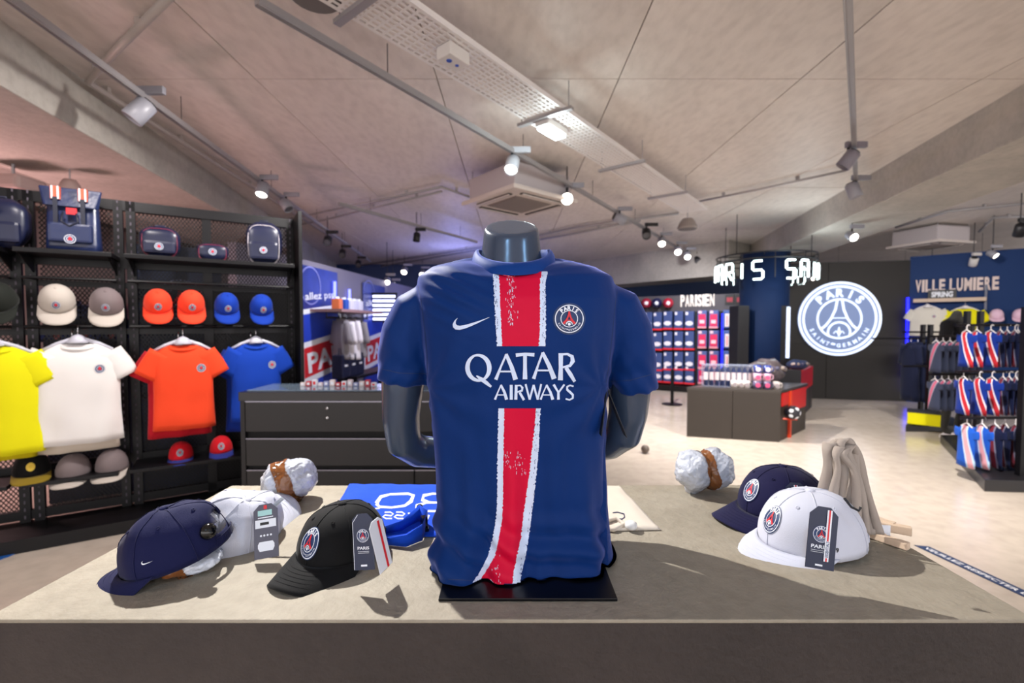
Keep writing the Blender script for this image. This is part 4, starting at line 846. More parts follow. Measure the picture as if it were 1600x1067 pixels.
for (u0, u1) in ((US, U0), (U0, U1), (U1, UE)):
    rbox('top_rail', u0, u1, -.07, -.02, H-.07, H); rbox('cross_rail', u0, u1, -.07, -.02, 1.80, 1.88); rbox('cross_rail', u0, u1, -.07, -.04, 1.66, 1.70); rbox('cross_rail', u0, u1, -.07, -.04, 1.33, 1.37); rbox('cross_rail', u0, u1, -.07, -.03, .40, .46); rbox('cross_rail', u0, u1, -.07, -.03, .10, .16)
    rbox('shelf', u0+.03, u1-.03, -.04, .26, 1.845, 1.875, bev=.004); rbox('shelf', u0+.03, u1-.03, -.04, .27, .39, .415, bev=.004)
    rbox('plinth', u0, u1, -.06, .30, 0, .085)
    for u in (u0+.05, u1-.05):
        MB().add([(u-.003, .03, 1.845), (u-.003, -.24, 1.845), (u-.003, .03, 1.74), (u+.003, .03, 1.845), (u+.003, -.24, 1.845), (u+.003, .03, 1.74)], [(0, 1, 2), (5, 4, 3), (0, 3, 4, 1), (1, 4, 5, 2), (2, 5, 3, 0)]).build('shelf_bracket', DM, rk)
    MB().tube([(u0+.03, -.13, 1.70), (u1-.03, -.13, 1.70)], .010, 8).tube([(u0+.06, .04, 1.70), (u0+.06, -.13, 1.70)], .008, 6).tube([(u1-.06, .04, 1.70), (u1-.06, -.13, 1.70)], .008, 6).build('cap_rail', DM, rk)
    MB().tube([(u0+.03, -.10, 1.385), (u1-.03, -.10, 1.385)], .012, 8).build('garment_rail', DM, rk)
rbox('side_panel', UE-.005, UE+.02, -.06, .30, 0, H+.005, DM)
def mesh_panel(u0, u1, z0, z1, pitch=.0235, y=.05, m=DM, par=None):
    mb = MB(); w, h = u1-u0, z1-z0; sl = 1.45
    for s in (1, -1):
        k = -h/sl
        while k < w:
            x0, x1 = k, k+h/sl; a0 = max(0, x0); a1 = min(w, x1)
            if a1 > a0:
                zA = (a0-x0)*sl; zB = (a1-x0)*sl
                if s < 0: zA, zB = h-zA, h-zB
                dx, dz = (a1-a0), zB-zA; L = math.hypot(dx, dz)
                if L > .004:
                    nx, nz = -dz/L*.0028, dx/L*.0028; p = [(u0+a0+nx, y, z0+zA+nz), (u0+a1+nx, y, z0+zB+nz), (u0+a1-nx, y, z0+zB-nz), (u0+a0-nx, y, z0+zA-nz)]; mb.add(p+[(a, b+.002, c) for a, b, c in p], [(0, 1, 2, 3), (7, 6, 5, 4)])
            k += pitch
    o = mb.build('mesh_panel', m, par or rk, fix=False); o['kind'] = 'stuff'; return o
for (u0, u1) in ((US+.03, U0-.07), (U0+.075, U1-.07), (U1+.065, UM-.03), (UM+.03, UE-.05)):
    mesh_panel(u0, u1, 1.88, H-.07); mesh_panel(u0, u1, 1.37, 1.80); mesh_panel(u0, u1, .46, 1.33); mesh_panel(u0, u1, .16, .40)
# navy banner with a big ring emblem standing behind the middle bay, and darker board by the end
bn = thing('banner_board', 'navy board with a large pale ring emblem, seen through the mesh behind the coral caps', 'banner', FR.at((U1+UM)/2+.03, -.30, 0), FR.rot)
MB().box((0, 0, 1.02), (UM-U1+.12, .02, 2.0)).build('board', mat('banner_navy', '15203f', .6), bn)
decal('ring_emblem', [([(a*.17, b*.17) for a, b in vs], fs, mi, L) for vs, fs, mi, L in crest_shapes()], lambda a, b, L: Vector((a+.02, -.0105-.0006*(L+1), b+1.60)), [mat('banner_navy', '15203f', .6), mat('print_lilac', '8c90ad', .6), RD], bn, world=False)
bn2 = thing('banner_board', 'near black board standing behind the royal blue caps and shirt', 'banner', FR.at((UM+UE)/2, -.28, 0), FR.rot); MB().box((0, 0, .85), (UE-UM-.02, .02, 1.68)).build('board', mat('board_black', '19161c', .6), bn2)
# stock seen through the mesh of the white-shirt bay
bk = thing('stock_shelf', 'cluttered stock shelf of small scarves and boxes behind the mesh of the white shirt bay', 'shelf', FR.at((U0+U1)/2, -.55, 0), FR.rot)
MB().box((0, 0, 1.43), (.62, .22, .02)).box((0, .11, .78), (.66, .02, 1.55)).box((0, 0, 1.28), (.62, .22, .02)).build('frame', mat('board_navy', '191d38', .6), bk)
random.seed(5)
for k in range(16):
    cc_ = random.choice(['b9b4c9', 'c06a6e', '2c3c80', 'd8a24a', 'a79ac0', '34406e']); x = -.29+k*.039; MB().box((x, -.06, 1.50+.0*k), (.030, .05, .10+.03*(k % 3))).build('packet', mat('packet_'+cc_, cc_, .6), bk); MB().box((x, -.06, 1.34), (.030, .05, .10)).build('packet', mat('packet_'+['2c3c80', '34406e', 'c06a6e', '2c3c80'][k % 4], ['2c3c80', '34406e', 'c06a6e', '2c3c80'][k % 4], .6), bk)
# t-shirts on hangers
def hang_tee(px, pytop, d, col, label, hl, seed=0, w=.25, l=.66, badge=True, s=1.0, ru=1.385):
    u, z, p = FR.hit(px, pytop, d); rz = FR.rot+R(4)*(seed % 2)
    t = thing('t_shirt', label, 't-shirt', p, rz, None); o = tee_mesh(w=w, l=l, seed=seed).build('shirt_body', col, t, True)
    MB().rings([[Vector(((.085+q)*cos(2*pi*k/20), -.002+(.036+q)*sin(2*pi*k/20), -.004+dz-(.024 if sin(2*pi*k/20) < 0 else 0)*abs(sin(2*pi*k/20)))) for k in range(20)] for q, dz in ((.004, -.014), (0, 0), (-.004, .003), (-.008, -.008))], cap=False).build('neckband', col, t, True)
    if badge: 
        bt = bvh_of([o]); M = t.matrix_basis
        def f(a, b, L):
            o_ = M @ Vector((.105+a, -.5, -.17+b)); dd = (M.to_3x3() @ Vector((0, 1, 0))); h = bt.ray_cast(o_, dd); return None if h[0] is None else h[0]-dd*.0012*(L+1.5)
        decal('badge', [([(a*.027, b*.03) for a, b in vs], fs, mi, L) for vs, fs, mi, L in crest_shapes(False)], f, [NV, WH, RD], t)
    h = thing('clothes_hanger', 'clear plastic hanger holding the '+label.split(' t-shirt')[0].split(' one')[0]+' t-shirt', 'hanger', p+Vector((0, 0, .012)), rz, 'clear hangers on the left rack'); hanger_parts(h, HANG)
    return t
T_W = cloth('tee_white', 'ebe7e4'); T_Y = cloth('tee_yellow', 'e6df10'); T_O = cloth('tee_coral', 'f54a26'); T_B = cloth('tee_blue', '1240ae'); T_R = cloth('tee_red', 'b81424')
HL = 'clear plastic hanger holding a t-shirt on the left rack'
hang_tee(122, 536, .22, T_W, 'white t-shirt with a small round badge, frontmost in its bay', HL, 1, .215, .65)
hang_tee(113, 541, .15, cloth('tee_offwhite', 'cfc3b4'), 'off-white t-shirt hidden just behind the white t-shirt', HL, 2, .225, .69, False)
hang_tee(-12, 541, .26, T_Y, 'yellow t-shirt cut off by the left edge, frontmost', HL, 3, .21, .66, False)
hang_tee(-24, 546, .19, cloth('tee_yellow_deep', 'c9b90c'), 'deeper yellow t-shirt behind the frontmost yellow one', HL, 4, .21, .68, False)
hang_tee(286, 538, .24, T_O, 'coral orange t-shirt with a small round badge, frontmost in its bay', HL, 6, .185, .60)
hang_tee(279, 542, .17, T_R, 'red t-shirt peeking out behind the coral t-shirt', HL, 5, .19, .64, False)
hang_tee(400, 536, .16, T_B, 'royal blue t-shirt with a small badge hanging behind the drawer counter', HL, 8, .18, .60)
hang_tee(392, 540, .09, cloth('tee_blue_deep', '0d2f8c'), 'darker blue t-shirt behind the royal blue one', HL, 7, .18, .66, False)
# caps on the rail
T_STONE = cloth('cap_stone', 'bfb6ad'); T_GREY = cloth('cap_taupe', '7b6f70')
def rcap(px, py, d, m, label, tilt=46, s=1.0, badge=True, frontm=None, brimm=None, yaw=0, bcol=None):
    u, z, p = FR.hit(px, py, d); o = make_cap('baseball_cap', label, p, (0, 0, 0), m, badge=badge, lo=True, badge_r=.024, frontm=frontm, brimm=brimm, arch=.016, a=.1*s, b=.09*s, H=.135*s, brim=.092*s, bcol=bcol, badge_z=.34)
    vd = math.atan2(-FR.n.x*0-.0+FR.n.y, FR.n.x); o.rotation_euler = (Matrix.Rotation(vd+yaw, 3, 'Z') @ Matrix.Rotation(R(tilt), 3, 'Y')).to_euler(); return o
rcap(90, 474, .16, T_STONE, 'stone coloured cap on the rail above the white t-shirt, left one of two', yaw=.15)
rcap(167, 478, .16, T_GREY, 'taupe cap with pale brim, right one of two above the white t-shirt', brimm=T_STONE, yaw=.1)
CORAL = cloth('cap_coral', 'f4462a'); ROY = cloth('cap_royal', '1038a0')
rcap(247, 477, .16, CORAL, 'left coral orange cap on the rail above the coral t-shirt', yaw=.1, s=.93)
rcap(299, 478, .16, CORAL, 'right coral orange cap on the rail above the coral t-shirt', yaw=.1, s=.93)
rcap(354, 480, .14, ROY, 'left royal blue cap on the rail above the royal blue t-shirt', yaw=.1, s=.9)
rcap(408, 482, .14, ROY, 'right royal blue cap on the rail above the royal blue t-shirt', yaw=.1, s=.9)
rcap(-2, 472, .18, cloth('cap_dark_green', '20231f'), 'dark cap cut off by the left edge on the rail', badge=False)
# caps on the low shelf
rcap(50, 738, .12, C_BLACK, 'black cap with a yellow badge and yellow edged brim on the low shelf', tilt=8, brimm=cloth('brim_yellow_black', '8a7420'), bcol=[mat('badge_yellow', 'd9b630', .5), mat('badge_yellow2', 'f0d050', .5), mat('badge_yellow', 'd9b630', .5)], yaw=.2)
rcap(116, 740, .14, T_GREY, 'taupe cap with arched white brim on the low shelf, left of two', tilt=12, badge=False, brimm=T_STONE, yaw=-.1)
rcap(176, 732, .14, T_GREY, 'taupe cap with arched white brim on the low shelf, right of two', tilt=12, badge=False, brimm=T_STONE, yaw=-.1)
REDC = cloth('cap_red', 'd81a28'); BB_ = cloth('brim_blue', '26307e')
rcap(283, 714, .12, REDC, 'red cap with a blue edged brim on the low shelf, left of two', tilt=6, brimm=BB_, s=.85)
rcap(346, 704, .12, REDC, 'red cap with a blue edged brim on the low shelf, right of two', tilt=6, brimm=BB_, s=.85)
# bags on the top shelf
def rbag(px, py, d, w, h, dp, m, label, kind='pack', trim=None, rz=0):
    u, z, p = FR.hit(px, py, d); p.z = 1.876; t = thing('backpack' if kind != 'pouch' else 'wash_bag', label, 'bag', p, FR.rot+rz)
    mb = MB(); rs = []
    for j in range(9):
        f = j/8; k = math.sin(min(1, .35+f*1.6)*pi/2)*(1 if f < .75 else math.cos((f-.75)/.25*1.15)**.8) if kind != 'roll' else (1-.10*f); kk = k if kind != 'roll' else 1-.55*f; rs.append([Vector((w/2*k*math.copysign(abs(cos(2*pi*i/28))**.5, cos(2*pi*i/28)), dp/2*kk*math.copysign(abs(sin(2*pi*i/28))**.6, sin(2*pi*i/28)), f*h)) for i in range(28)])
    mb.rings(rs).build('bag_body', m, t, True)
    if kind == 'roll':
        MB().add([(-w*.50, -dp*.40, h*.70), (w*.50, -dp*.40, h*.70), (w*.56, -dp*.30, h*.99), (-w*.56, -dp*.30, h*.99), (-w*.44, -dp*.56, h*.70), (w*.44, -dp*.56, h*.70), (w*.56, -dp*.36, h*1.01), (-w*.56, -dp*.36, h*1.01)], [(0, 1, 2, 3), (7, 6, 5, 4), (0, 4, 5, 1), (1, 5, 6, 2), (2, 6, 7, 3), (3, 7, 4, 0)]).build('flap', m, t, bevel=.006)
        for x in (-.25, .23):
            MB().box((w*x, -dp*.50, h*.90), (.045, .03, h*.20), M=Matrix.Identity(4)).build('tab', mat('tab_orange', 'cf5a3c', .6), t); MB().box((w*x-.014, -dp*.50-.017, h*.90), (.008, .004, h*.20)).box((w*x+.014, -dp*.50-.017, h*.90), (.008, .004, h*.20)).build('tab_edge', WH, t)
            MB().box((w*x, -dp*.62, h*.62), (.022, .006, h*.42)).build('strap', mat('strap_dark', '14182c', .5), t)
        MB().box((0, -dp*.55, h*.28), (w*.78, .05, h*.30)).build('pocket', m, t, bevel=.015); MB().tube([(-.03, -dp*.66, h*.60), (-.04, -dp*.7, h*.45), (0, -dp*.72, h*.38), (.04, -dp*.7, h*.45), (.03, -dp*.66, h*.60)], .006, 6).build('grab_loop', MATS['strap_dark'], t, True)
        MB().box((0.01, -dp*.66, h*.62), (.05, .01, .04)).build('buckle', RD, t); flatbadge('badge', t, 0, -dp*.5-.034, h*.10+.03, .030)
    else:
        if kind == 'pack': MB().box((0, -dp*.47, h*.30), (w*.80, .05, h*.42)).build('pocket', m, t, bevel=.02); MB().tube([(-.03, 0, h*.95), (-.025, 0, h*1.05), (.025, 0, h*1.05), (.03, 0, h*.95)], .006, 6).build('grab_loop', m, t, True)
        if trim:
            pts = [(w/2*.86*math.copysign(abs(cos(a))**.6, cos(a)), -dp/2*.80, h*.45+h*.47*math.copysign(abs(sin(a))**.6, sin(a))) for a in [2*pi*i/28 for i in range(29)]]; MB().tube(pts, .0026, 6, cap=False).build('piping', trim, t, True)
        flatbadge('badge', t, 0.0, -dp*.5-.03 if kind == 'pack' else -dp*.52, h*(.3 if kind == 'pack' else .5) if w < .26 else h*.74, .026)
    return t
BN = mat('bag_navy', '171c38', .35, spec=.5, var=.1); BL = mat('bag_leather_navy', '1c2850', .3, spec=.6, bump=.15, bscale=30); MAR = mat('piping_maroon', '7a2038', .5); WTR = mat('piping_white', 'd5ccd0', .5)
rbag(118, 400, .12, .27, .40, .16, BL, 'tall navy roll top backpack with orange tabs on the top shelf', 'roll')
rbag(4, 396, .12, .26, .30, .16, BN, 'dark navy bag cut off by the left edge on the top shelf', 'pack')
rbag(252, 412, .14, .23, .21, .15, BN, 'small navy backpack with maroon piping and pale straps on the top shelf', 'pack', MAR)
rbag(333, 417, .12, .20, .125, .10, BN, 'low navy wash bag with maroon piping on the top shelf', 'pouch', MAR)
rbag(414, 424, .12, .25, .32, .14, BN, 'upright navy backpack with a pale arched edge at the right end of the top shelf', 'pack', WTR, R(-8))
# blue oval thing seen low at the far left edge
fm = thing('floor_sticker', 'blue rounded floor sticker at the left edge', 'floor marking', P(-20, 866, z=0)); c = fm.location; MB().lathe([(0, 0), (.17, 0), (.17, .004), (0, .004)], (0, 0, .001), 32).build('disc', mat('sticker_blue', '10509c', .5), fm)
# ================================================================ DRAWER COUNTER
DC = Frame(P(376, 612, y=3.05).xy, (.35, 3.05)); zt_ = P(376, 612, y=3.05).z
ct = thing('drawer_counter', 'low dark brown counter with wide drawers behind the mannequin', 'counter', DC.A, 0); DB = mat('counter_brown', '171416', .5, bump=.03, bscale=40); DBf = mat('drawer_brown', '1b1819', .45)
L_ = DC.L; MB().box((L_/2, .20, (zt_-.06)/2), (L_-.01, .36, zt_-.06)).build('carcass', mat('gap_black', '0a090a', .7), ct)
MB().box((L_/2, .19, zt_-.03), (L_+.01, .42, .06)).build('worktop', mat('counter_top', '221e20', .3), ct, bevel=.003); MB().box((.015, .19, (zt_-.06)/2), (.03, .40, zt_-.06)).build('side_panel', DB, ct)
MB().box((L_/2, .19, zt_+.004), (L_-.06, .34, .008)).build('glass_top', mat('counter_glass', '6f8294', .06, spec=.8), ct, bevel=.002)
zs = []
for py0, py1 in ((628, 674), (686, 727), (735, 790)):
    z1, z0 = P(376, py0, y=3.04).z, P(376, py1, y=3.04).z
    segs = [(.04, L_-.04)] if py0 < 700 else [(.04, P(648, 740, y=3.04).x-DC.A.x-.004), (P(648, 740, y=3.04).x-DC.A.x+.004, L_-.04)]
    for a, b in segs:
        dr = MB().box(((a+b)/2, -.005, (z0+z1)/2), (b-a, .03, z1-z0)).build('drawer', DBf, ct, bevel=.002); MB().box(((a+b)/2, -.012, z1+.004), (b-a, .018, .008)).build('edge_strip', mat('alu_strip', '8e8c98', .25, metal=.8), dr)
        if py0 == 628:
            for zz in (z1-.04, z1-.105):
                x = P(512, 640, y=3.04).x-DC.A.x; MB().lathe([(0, -.004), (.010, -.004), (.012, .004), (0, .006)], n=14, M=Matrix.Translation((x, -.022, zz)) @ Matrix.Rotation(R(90), 4, 'X')).build('lock', mat('chrome', 'c8c8cc', .2, metal=1), dr, True)
random.seed(8)
for k in range(13):
    px = 474+k*9.2; p = P(px, 604, y=3.28); h_ = .025+.02*((k*7) % 3)/2; c_ = ['e6d9d8', 'c3343f', 'e2e4ee', 'd7c7cf', '8f98c8'][k % 5]
    o = thing('small_gift_box', ORD[k]+' small box from left on the drawer counter, '+{'e6d9d8': 'cream', 'c3343f': 'red', 'e2e4ee': 'white', 'd7c7cf': 'pale pink', '8f98c8': 'lilac'}[c_], 'box', (p.x, p.y, zt_+.0085), 0, 'small boxes on the drawer counter'); MB().box((0, 0, h_/2), (.033, .03, h_)).build('carton', mat('carton_'+c_, c_, .5), o, bevel=.002); MB().box((0, -.0155, h_/2), (.018, .001, h_*.5)).build('front_label', WH if c_ != 'e2e4ee' else RD, o)
# ================================================================ LEFT WALL GRAPHICS BEYOND THE RACK
FG = Frame((-2.9, 6.2), (-2.55, 9.9)); 
wl = struct(slabwall('wall_graphics', FG, -1.2, 5.2, 2.30, mat('grey_violet_wall', '77727f', .6), .1))
def fgmap(u0, W_, z0): return lambda x, y, L: FG.at(u0+x*W_, .012+.003*L, z0+y)
def poster(name, label, px0, px1, h, seed):
    u0, _, _ = FG.hit(px0, 520); u1, _, _ = FG.hit(px1, 520); w = u1-u0; t = thing(name, label, 'poster', FG.at(u0), FG.rot)
    mb = MB().box((w/2, 0, h/2), (w, .03, h)); sgn = -1 if FG.n.dot(Vector((sin(FG.rot), -cos(FG.rot), 0))) < 0 else 1
    for v in mb.v: v.y = -sgn*(.02)+v.y*.5
    mb.build('panel', mat('poster_navy', '1f2f7e', .4, var=.25, vscale=3), t)
    f = lambda x, y, L: FG.at(u0+x*w, .029+.002*L, y)
    S = [poly2d([(0, 1.60), (1, 1.72), (1, 1.66), (0, 1.53)], 1, 1), poly2d([(0, 1.53), (1, 1.66), (1, 1.27), (0, 1.12)], 3, 0), poly2d([(0, 1.14), (1, 1.28), (1, .70), (0, .56)], 1, 1), poly2d([(.05, 1.07), (1, 1.20), (1, .78), (.05, .65)], 2, 2),
         tshape('PARIS', .15, .72, .28, 1.35, .03, .12, 1, 3, 'LEFT'), poly2d([(0, .56), (1, .70), (1, .22), (.2, .10)], 3, 1), poly2d([(0, .10), (1, .28), (1, .12), (0, -.02)], 2, 2) , tshape('14 24', .1, .02, .10, .8, .02, .1, 1, 3, 'LEFT'), ([(.12+.30*(a*.9+.4), 1.95+.28*b) for a, b in ring2d(0, 0, .9, .97, 30)[0]], ring2d(0, 0, .9, .97, 30)[1], 4, 1), tshape('allez psg', .1, 1.74, .10, .8, .01, .1, 1, 2, 'LEFT')]
    S = [([(min(max(x, 0), 1), max(y, .02)) for x, y in vs], fs, mi, L) for vs, fs, mi, L in S]
    decal('artwork', S, f, [NV, WH, mat('poster_red', 'cf2530', .5), mat('poster_blue', '2440b8', .45), mat('poster_lilac', '7f84c4', .5)], t, .35)
poster('wall_poster', 'tall blue and red graphic poster with big white letters, just right of the rack', 468, 526, 2.22, 1)
poster('wall_poster', 'further blue and red graphic poster with white letters beside the mannequin shoulder', 566, 600, 2.16, 2)
VL = mat('violet_led', '6a70ff', .3, emit=2.6); PLED = mat('pale_led', 'c8ccff', .3, emit=3)
for i, (x, y0, y1) in enumerate(((523, 440, 470), (546, 452, 480))):
    o = thing('led_strip', ('nearer' if i == 0 else 'further')+' upright violet light strip in the niche between the posters', 'light fitting', FG.hit(x, (y0+y1)/2, .05)[2]); a, b = FG.hit(x, y0, .05)[2], FG.hit(x, y1, .05)[2]; MB().tube([a, b], .022, 8).build('tube', VL, o, world=True)
sc = thing('led_screen', 'bright blue striped light screen low behind the left shoulder', 'screen', P(600, 480, y=8.6)); mb = MB()
MB().box((0, .03, 0), (.5, .04, .55)).build('housing', BLK, sc)
for k in range(6): MB().box((0, 0, -.22+k*.085), (.42, .012, .04)).build('light_bar', PLED, sc)
MB().box((0, .02, -.8), (.06, .03, 1.2)).build('post', BLK, sc)
# niche shelf with clothes
def niche(x, y, col, label, s=1.0, l=.6):
    u, z, p = FG.hit(x, y, .32); t = thing('jacket', label, 'jacket', p, FG.rot+R(60)); tee_mesh(w=.17*s, l=l*s, sl=.30, spread=74, seed=x, d=.06).build('jacket_body', col, t, True); MB().tube([(0, 0, .0), (0, 0, .05), (0, .02, .07), (0, .04, .05)], .005, 6).build('hanger_hook', MATS['chrome'], t); return t
JW = cloth('jacket_white', 'e8e4ea'); JG = cloth('jacket_grey', '8f8b90')
niche(532, 497, JG, 'grey jacket at the left of the hanging row between the posters'); niche(541, 499, JW, 'white jacket second in the hanging row between the posters'); niche(550, 498, JW, 'white jacket third in the hanging row between the posters', 1.05); niche(561, 500, JG, 'grey jacket at the right of the hanging row between the posters')
sh = thing('niche_shelf', 'wooden niche shelf above the hanging jackets', 'shelf', FG.hit(545, 487, .25)[2], FG.rot); MB().box((0, 0, 0), (1.5, .5, .04)).build('board', mat('shelf_wood', '9c7a78', .5), sh); MB().tube([(-.7, 0, -.10), (.7, 0, -.10)], .015, 8).tube([(-.7, 0, 0), (-.7, 0, -.1)], .01, 6).tube([(.7, 0, 0), (.7, 0, -.1)], .01, 6).build('garment_rail', BLK, sh)
for k, (x, c_) in enumerate(((527, 'd8733f'), (537, '2a55b5'), (546, 'e3e4f0'), (553, 'd5d7ea'), (560, 'e3e4f0'))):
    p = FG.hit(x, 484, .25)[2]; o = thing('boxed_item', ORD[k]+' small package from the left on the niche shelf, '+['orange', 'blue', 'white', 'pale lilac', 'white at the far end'][k], 'box', Vector((p.x, p.y, sh.location.z+.022)), FG.rot); MB().box((0, 0, .08), (.12, .12, .16)).build('carton', mat('pack_'+c_, c_, .5), o, bevel=.01); MB().lathe([(0, .161), (.04, .161), (.03, .19), (0, .19)], n=12).build('lid', WH, o)
for k, x in enumerate((533, 545, 556)):
    p = FG.hit(x, 582, .35)[2]; t = thing('sports_bag', ORD[k]+' dark navy shopping bag from the left below the jackets', 'bag', Vector((p.x, p.y, .62)), FG.rot); MB().box((0, 0, .17), (.26, .16, .34)).build('bag_body', BN, t, bevel=.02); MB().tube([(-.07, 0, .33), (-.06, 0, .43), (.06, 0, .43), (.07, 0, .33)], .008, 6).build('handle', BN, t); MB().box((0, -.082, .18), (.10, .004, .03)).build('front_print', WH, t)
o = thing('bench', 'low dark bench that carries the navy bags between the posters', 'bench', FG.at(FG.hit(545, 560)[0], .35, 0), FG.rot); MB().box((0, 0, .60), (1.7, .34, .04)).build('seat', DM, o)
for x in (-.8, .8): MB().box((x, 0, .29), (.05, .3, .58)).build('leg', DM, o)
# ================================================================ FAR PRODUCT WALL
FP = Frame((2.35, 10.55), P(1162, 612, z=0).xy if False else (4.62, 9.1)); gw = mat('grey_fitting', '4c484e', .6); sw = mat('slatwall_dark', '17171f', .6)
pw = thing('product_wall', 'far dark product display wall under the white letters', 'display wall', FP.A, FP.rot); sg = 1 if FP.n.dot(Vector((sin(FP.rot), -cos(FP.rot), 0))) > 0 else -1
def pbox(name, u0, u1, d0, d1, z0, z1, m, par=pw): return MB().box(((u0+u1)/2, -(d0+d1)/2*sg, (z0+z1)/2), (u1-u0, d1-d0, z1-z0)).build(name, m, par)
zh1 = FP.hit(1090, 461)[1]; zh0 = FP.hit(1090, 487)[1]
pbox('header_panel', 0, FP.L, 0, .06, zh0, zh1, gw); pbox('back_panel', 0, FP.L, 0, .03, .0, zh0, sw); pbox('base_shelf', 0, FP.L, .0, .35, .0, .12, DM)
for x in (1052, 1097, 1128): u = FP.hit(x, 520)[0]; pbox('upright', u-.02, u+.02, .03, .06, 0, zh0, DM)
u = FP.hit(1128.5, 520, .1)[0]; o = thing('led_strip', 'saturated blue upright light strip on the far product wall', 'light fitting', FP.at(u, .10, 1.2)); MB().tube([(0, 0, -.75), (0, 0, .42)], .014, 8).build('tube', mat('deep_blue_led', '1a1cff', .3, emit=3), o)
dlt = thing('sign_letters', 'white raised letters PARISIEN above the far product wall', 'sign', FP.at(FP.hit(1063, 470)[0], .06, 0)); 
def raised(word, Fr, px0, py0, px1, h, parent, m, depth=.03, d=.0, bold=.03):
    u0, z0, _ = Fr.hit(px0, py0, d); u1, z1, _ = Fr.hit(px1, py0, d); x = 0; n = len(word); W_ = u1-u0; ws = []; tot = 0
    adv = {'I': .45, ' ': .45, 'M': 1.25, 'W': 1.3}
    for c in word: tot += adv.get(c, 1)
    for c in word:
        a = adv.get(c, 1)/tot*W_
        if c != ' ':
            vs, fs, _, _ = tshape(c, 0, 0, h, a*.84, bold, 0, 0, 0, 'LEFT'); k = len(vs); cu = u0+x+a*.08
            P3 = [Fr.at(cu+p, d+depth, z0+q) for p, q in vs]+[Fr.at(cu+p, d, z0+q) for p, q in vs]; ec = {}
            for f_ in fs:
                for i in range(len(f_)): e = (f_[i], f_[(i+1) % len(f_)]); ec[frozenset(e)] = ec.get(frozenset(e), [])+[e]
            F2 = [tuple(f_) for f_ in fs]+[tuple(i+k for i in reversed(f_)) for f_ in fs]+[(e[0][1], e[0][0], e[0][0]+k, e[0][1]+k) for e in ec.values() if len(e) == 1]
            o = MB().add(P3, F2).build('letter', m, parent, world=True)
        x += a
raised('PARISIEN', FP, 1063, 478.5, 1117, .235, dlt, mat('sign_white', 'eee6dc', .5), d=.062)
for i, (x, c_) in enumerate(((1010, '8c1a34'), (1026, '191c44'), (1044, 'a01c34'))):
    u, z, p = FP.hit(x, 473.5, .17); o = thing('football', ['dark red football, left of three beside the white letters', 'navy football, middle of three beside the white letters', 'red football, right of three beside the white letters'][i], 'ball', p); MB().sphere((0, 0, 0), .11, 12).build('ball_skin', mat('ball_'+c_, c_, .3), o, True); q = (Vector((0, 0, CAMZ))-p).normalized().to_track_quat('Z', 'Y').to_matrix().to_4x4()
    MB().lathe([(.04, .103), (0, .112)], n=10, M=q, cap=False).build('ball_print', WH, o); MB().lathe([(.05, -.13), (.055, -.09)], n=12).tube([(0, 0, -.11), FP.n*-.14+Vector((0, 0, -.11))], .01, 6).build('ball_holder', DM, o)
def pack_proto(kind):
    if kind == 'tow': cols = ['33477f', 'e8e4ee', 'e01f2e']
    elif kind == 'pink': cols = ['4a5c98', 'd81f5a', 'f09aa6']
    else: cols = ['38569c', 'f3e6e6', '38569c']
    m = [mat('pk_'+c, c, .55) for c in cols]; t = thing('packaged_towel', '', 'towel')
    MB().box((0, .05, 0), (.18, .10, .36)).build('folded_body', m[0], t, bevel=.02)
    if kind == 'tow': MB().box((0, .048, -.195), (.205, .12, .035)).build('red_hem', m[2], t, bevel=.01); MB().lathe([(0, -.004), (.075, -.004), (.075, .003), (0, .003)], n=16, M=Matrix.Translation((.0, -.004, -.075)) @ Matrix.Diagonal((1, 1, .62, 1)) @ Matrix.Rotation(R(90), 4, 'X')).build('round_print', m[1], t); MB().box((-.05, -.003, .13), (.045, .006, .06)).build('corner_label', m[1], t)
    elif kind == 'pink': MB().box((0, -.003, -.02), (.135, .01, .24)).build('pink_panel', m[1], t, bevel=.004); MB().box((0, -.010, -.05), (.09, .006, .07)).build('pale_print', m[1] if False else mat('pk_pale', 'f4c9d3', .5), t); MB().box((0, -.006, -.165), (.16, .014, .035)).build('pale_hem', m[2], t); MB().box((-.04, -.003, .145), (.06, .006, .05)).build('corner_label', mat('pk_pale', 'f4c9d3', .5), t)
    else: MB().box((-.01, -.006, -.02), (.075, .012, .26)).build('white_panel', m[1], t, bevel=.004); MB().box((-.01, -.013, -.03), (.02, .004, .2)).build('red_line', mat('pk_redline', 'd86070', .5), t)
    MB().tube([(0, .05, .18), (0, .05, .205)], .006, 6).build('hook', BLK, t); return t
rows = [499.5, 531, 563, 593]; RN = ['top', 'second', 'third', 'bottom']; protos = {}
for r_, y in enumerate(rows):
    for c_, (x, k) in enumerate([(997, 'tow'), (1012, 'tow'), (1027, 'tow'), (1043, 'tow'), (1060, 'tow'), (1077, 'tow'), (1097, 'pink'), (1115, 'pink'), (1137, 'blu'), (1153, 'blu')]):
        u, z, p = FP.hit(x, y+(1.2 if c_ < 3 else 0)-(.8 if c_ > 5 else 0), .20); lab = {'tow': 'blue packaged towel with a red hem', 'pink': 'blue and pink packaged set', 'blu': 'blue packaged item with a white panel'}[k]+', '+ORD[c_]+' from left, '+RN[r_]+' row of the far wall'; z = max(z, .36)
        loc = FP.at(u, .20, z); rz = FP.rot if sg > 0 else FP.rot+pi
        if k not in protos: o = protos[k] = pack_proto(k); o.location = loc; o.rotation_euler = (0, 0, rz); o['label'] = lab; o['group'] = 'packaged textiles on the far product wall'
        else: dup(protos[k], loc, rz, lab, 'packaged textiles on the far product wall')
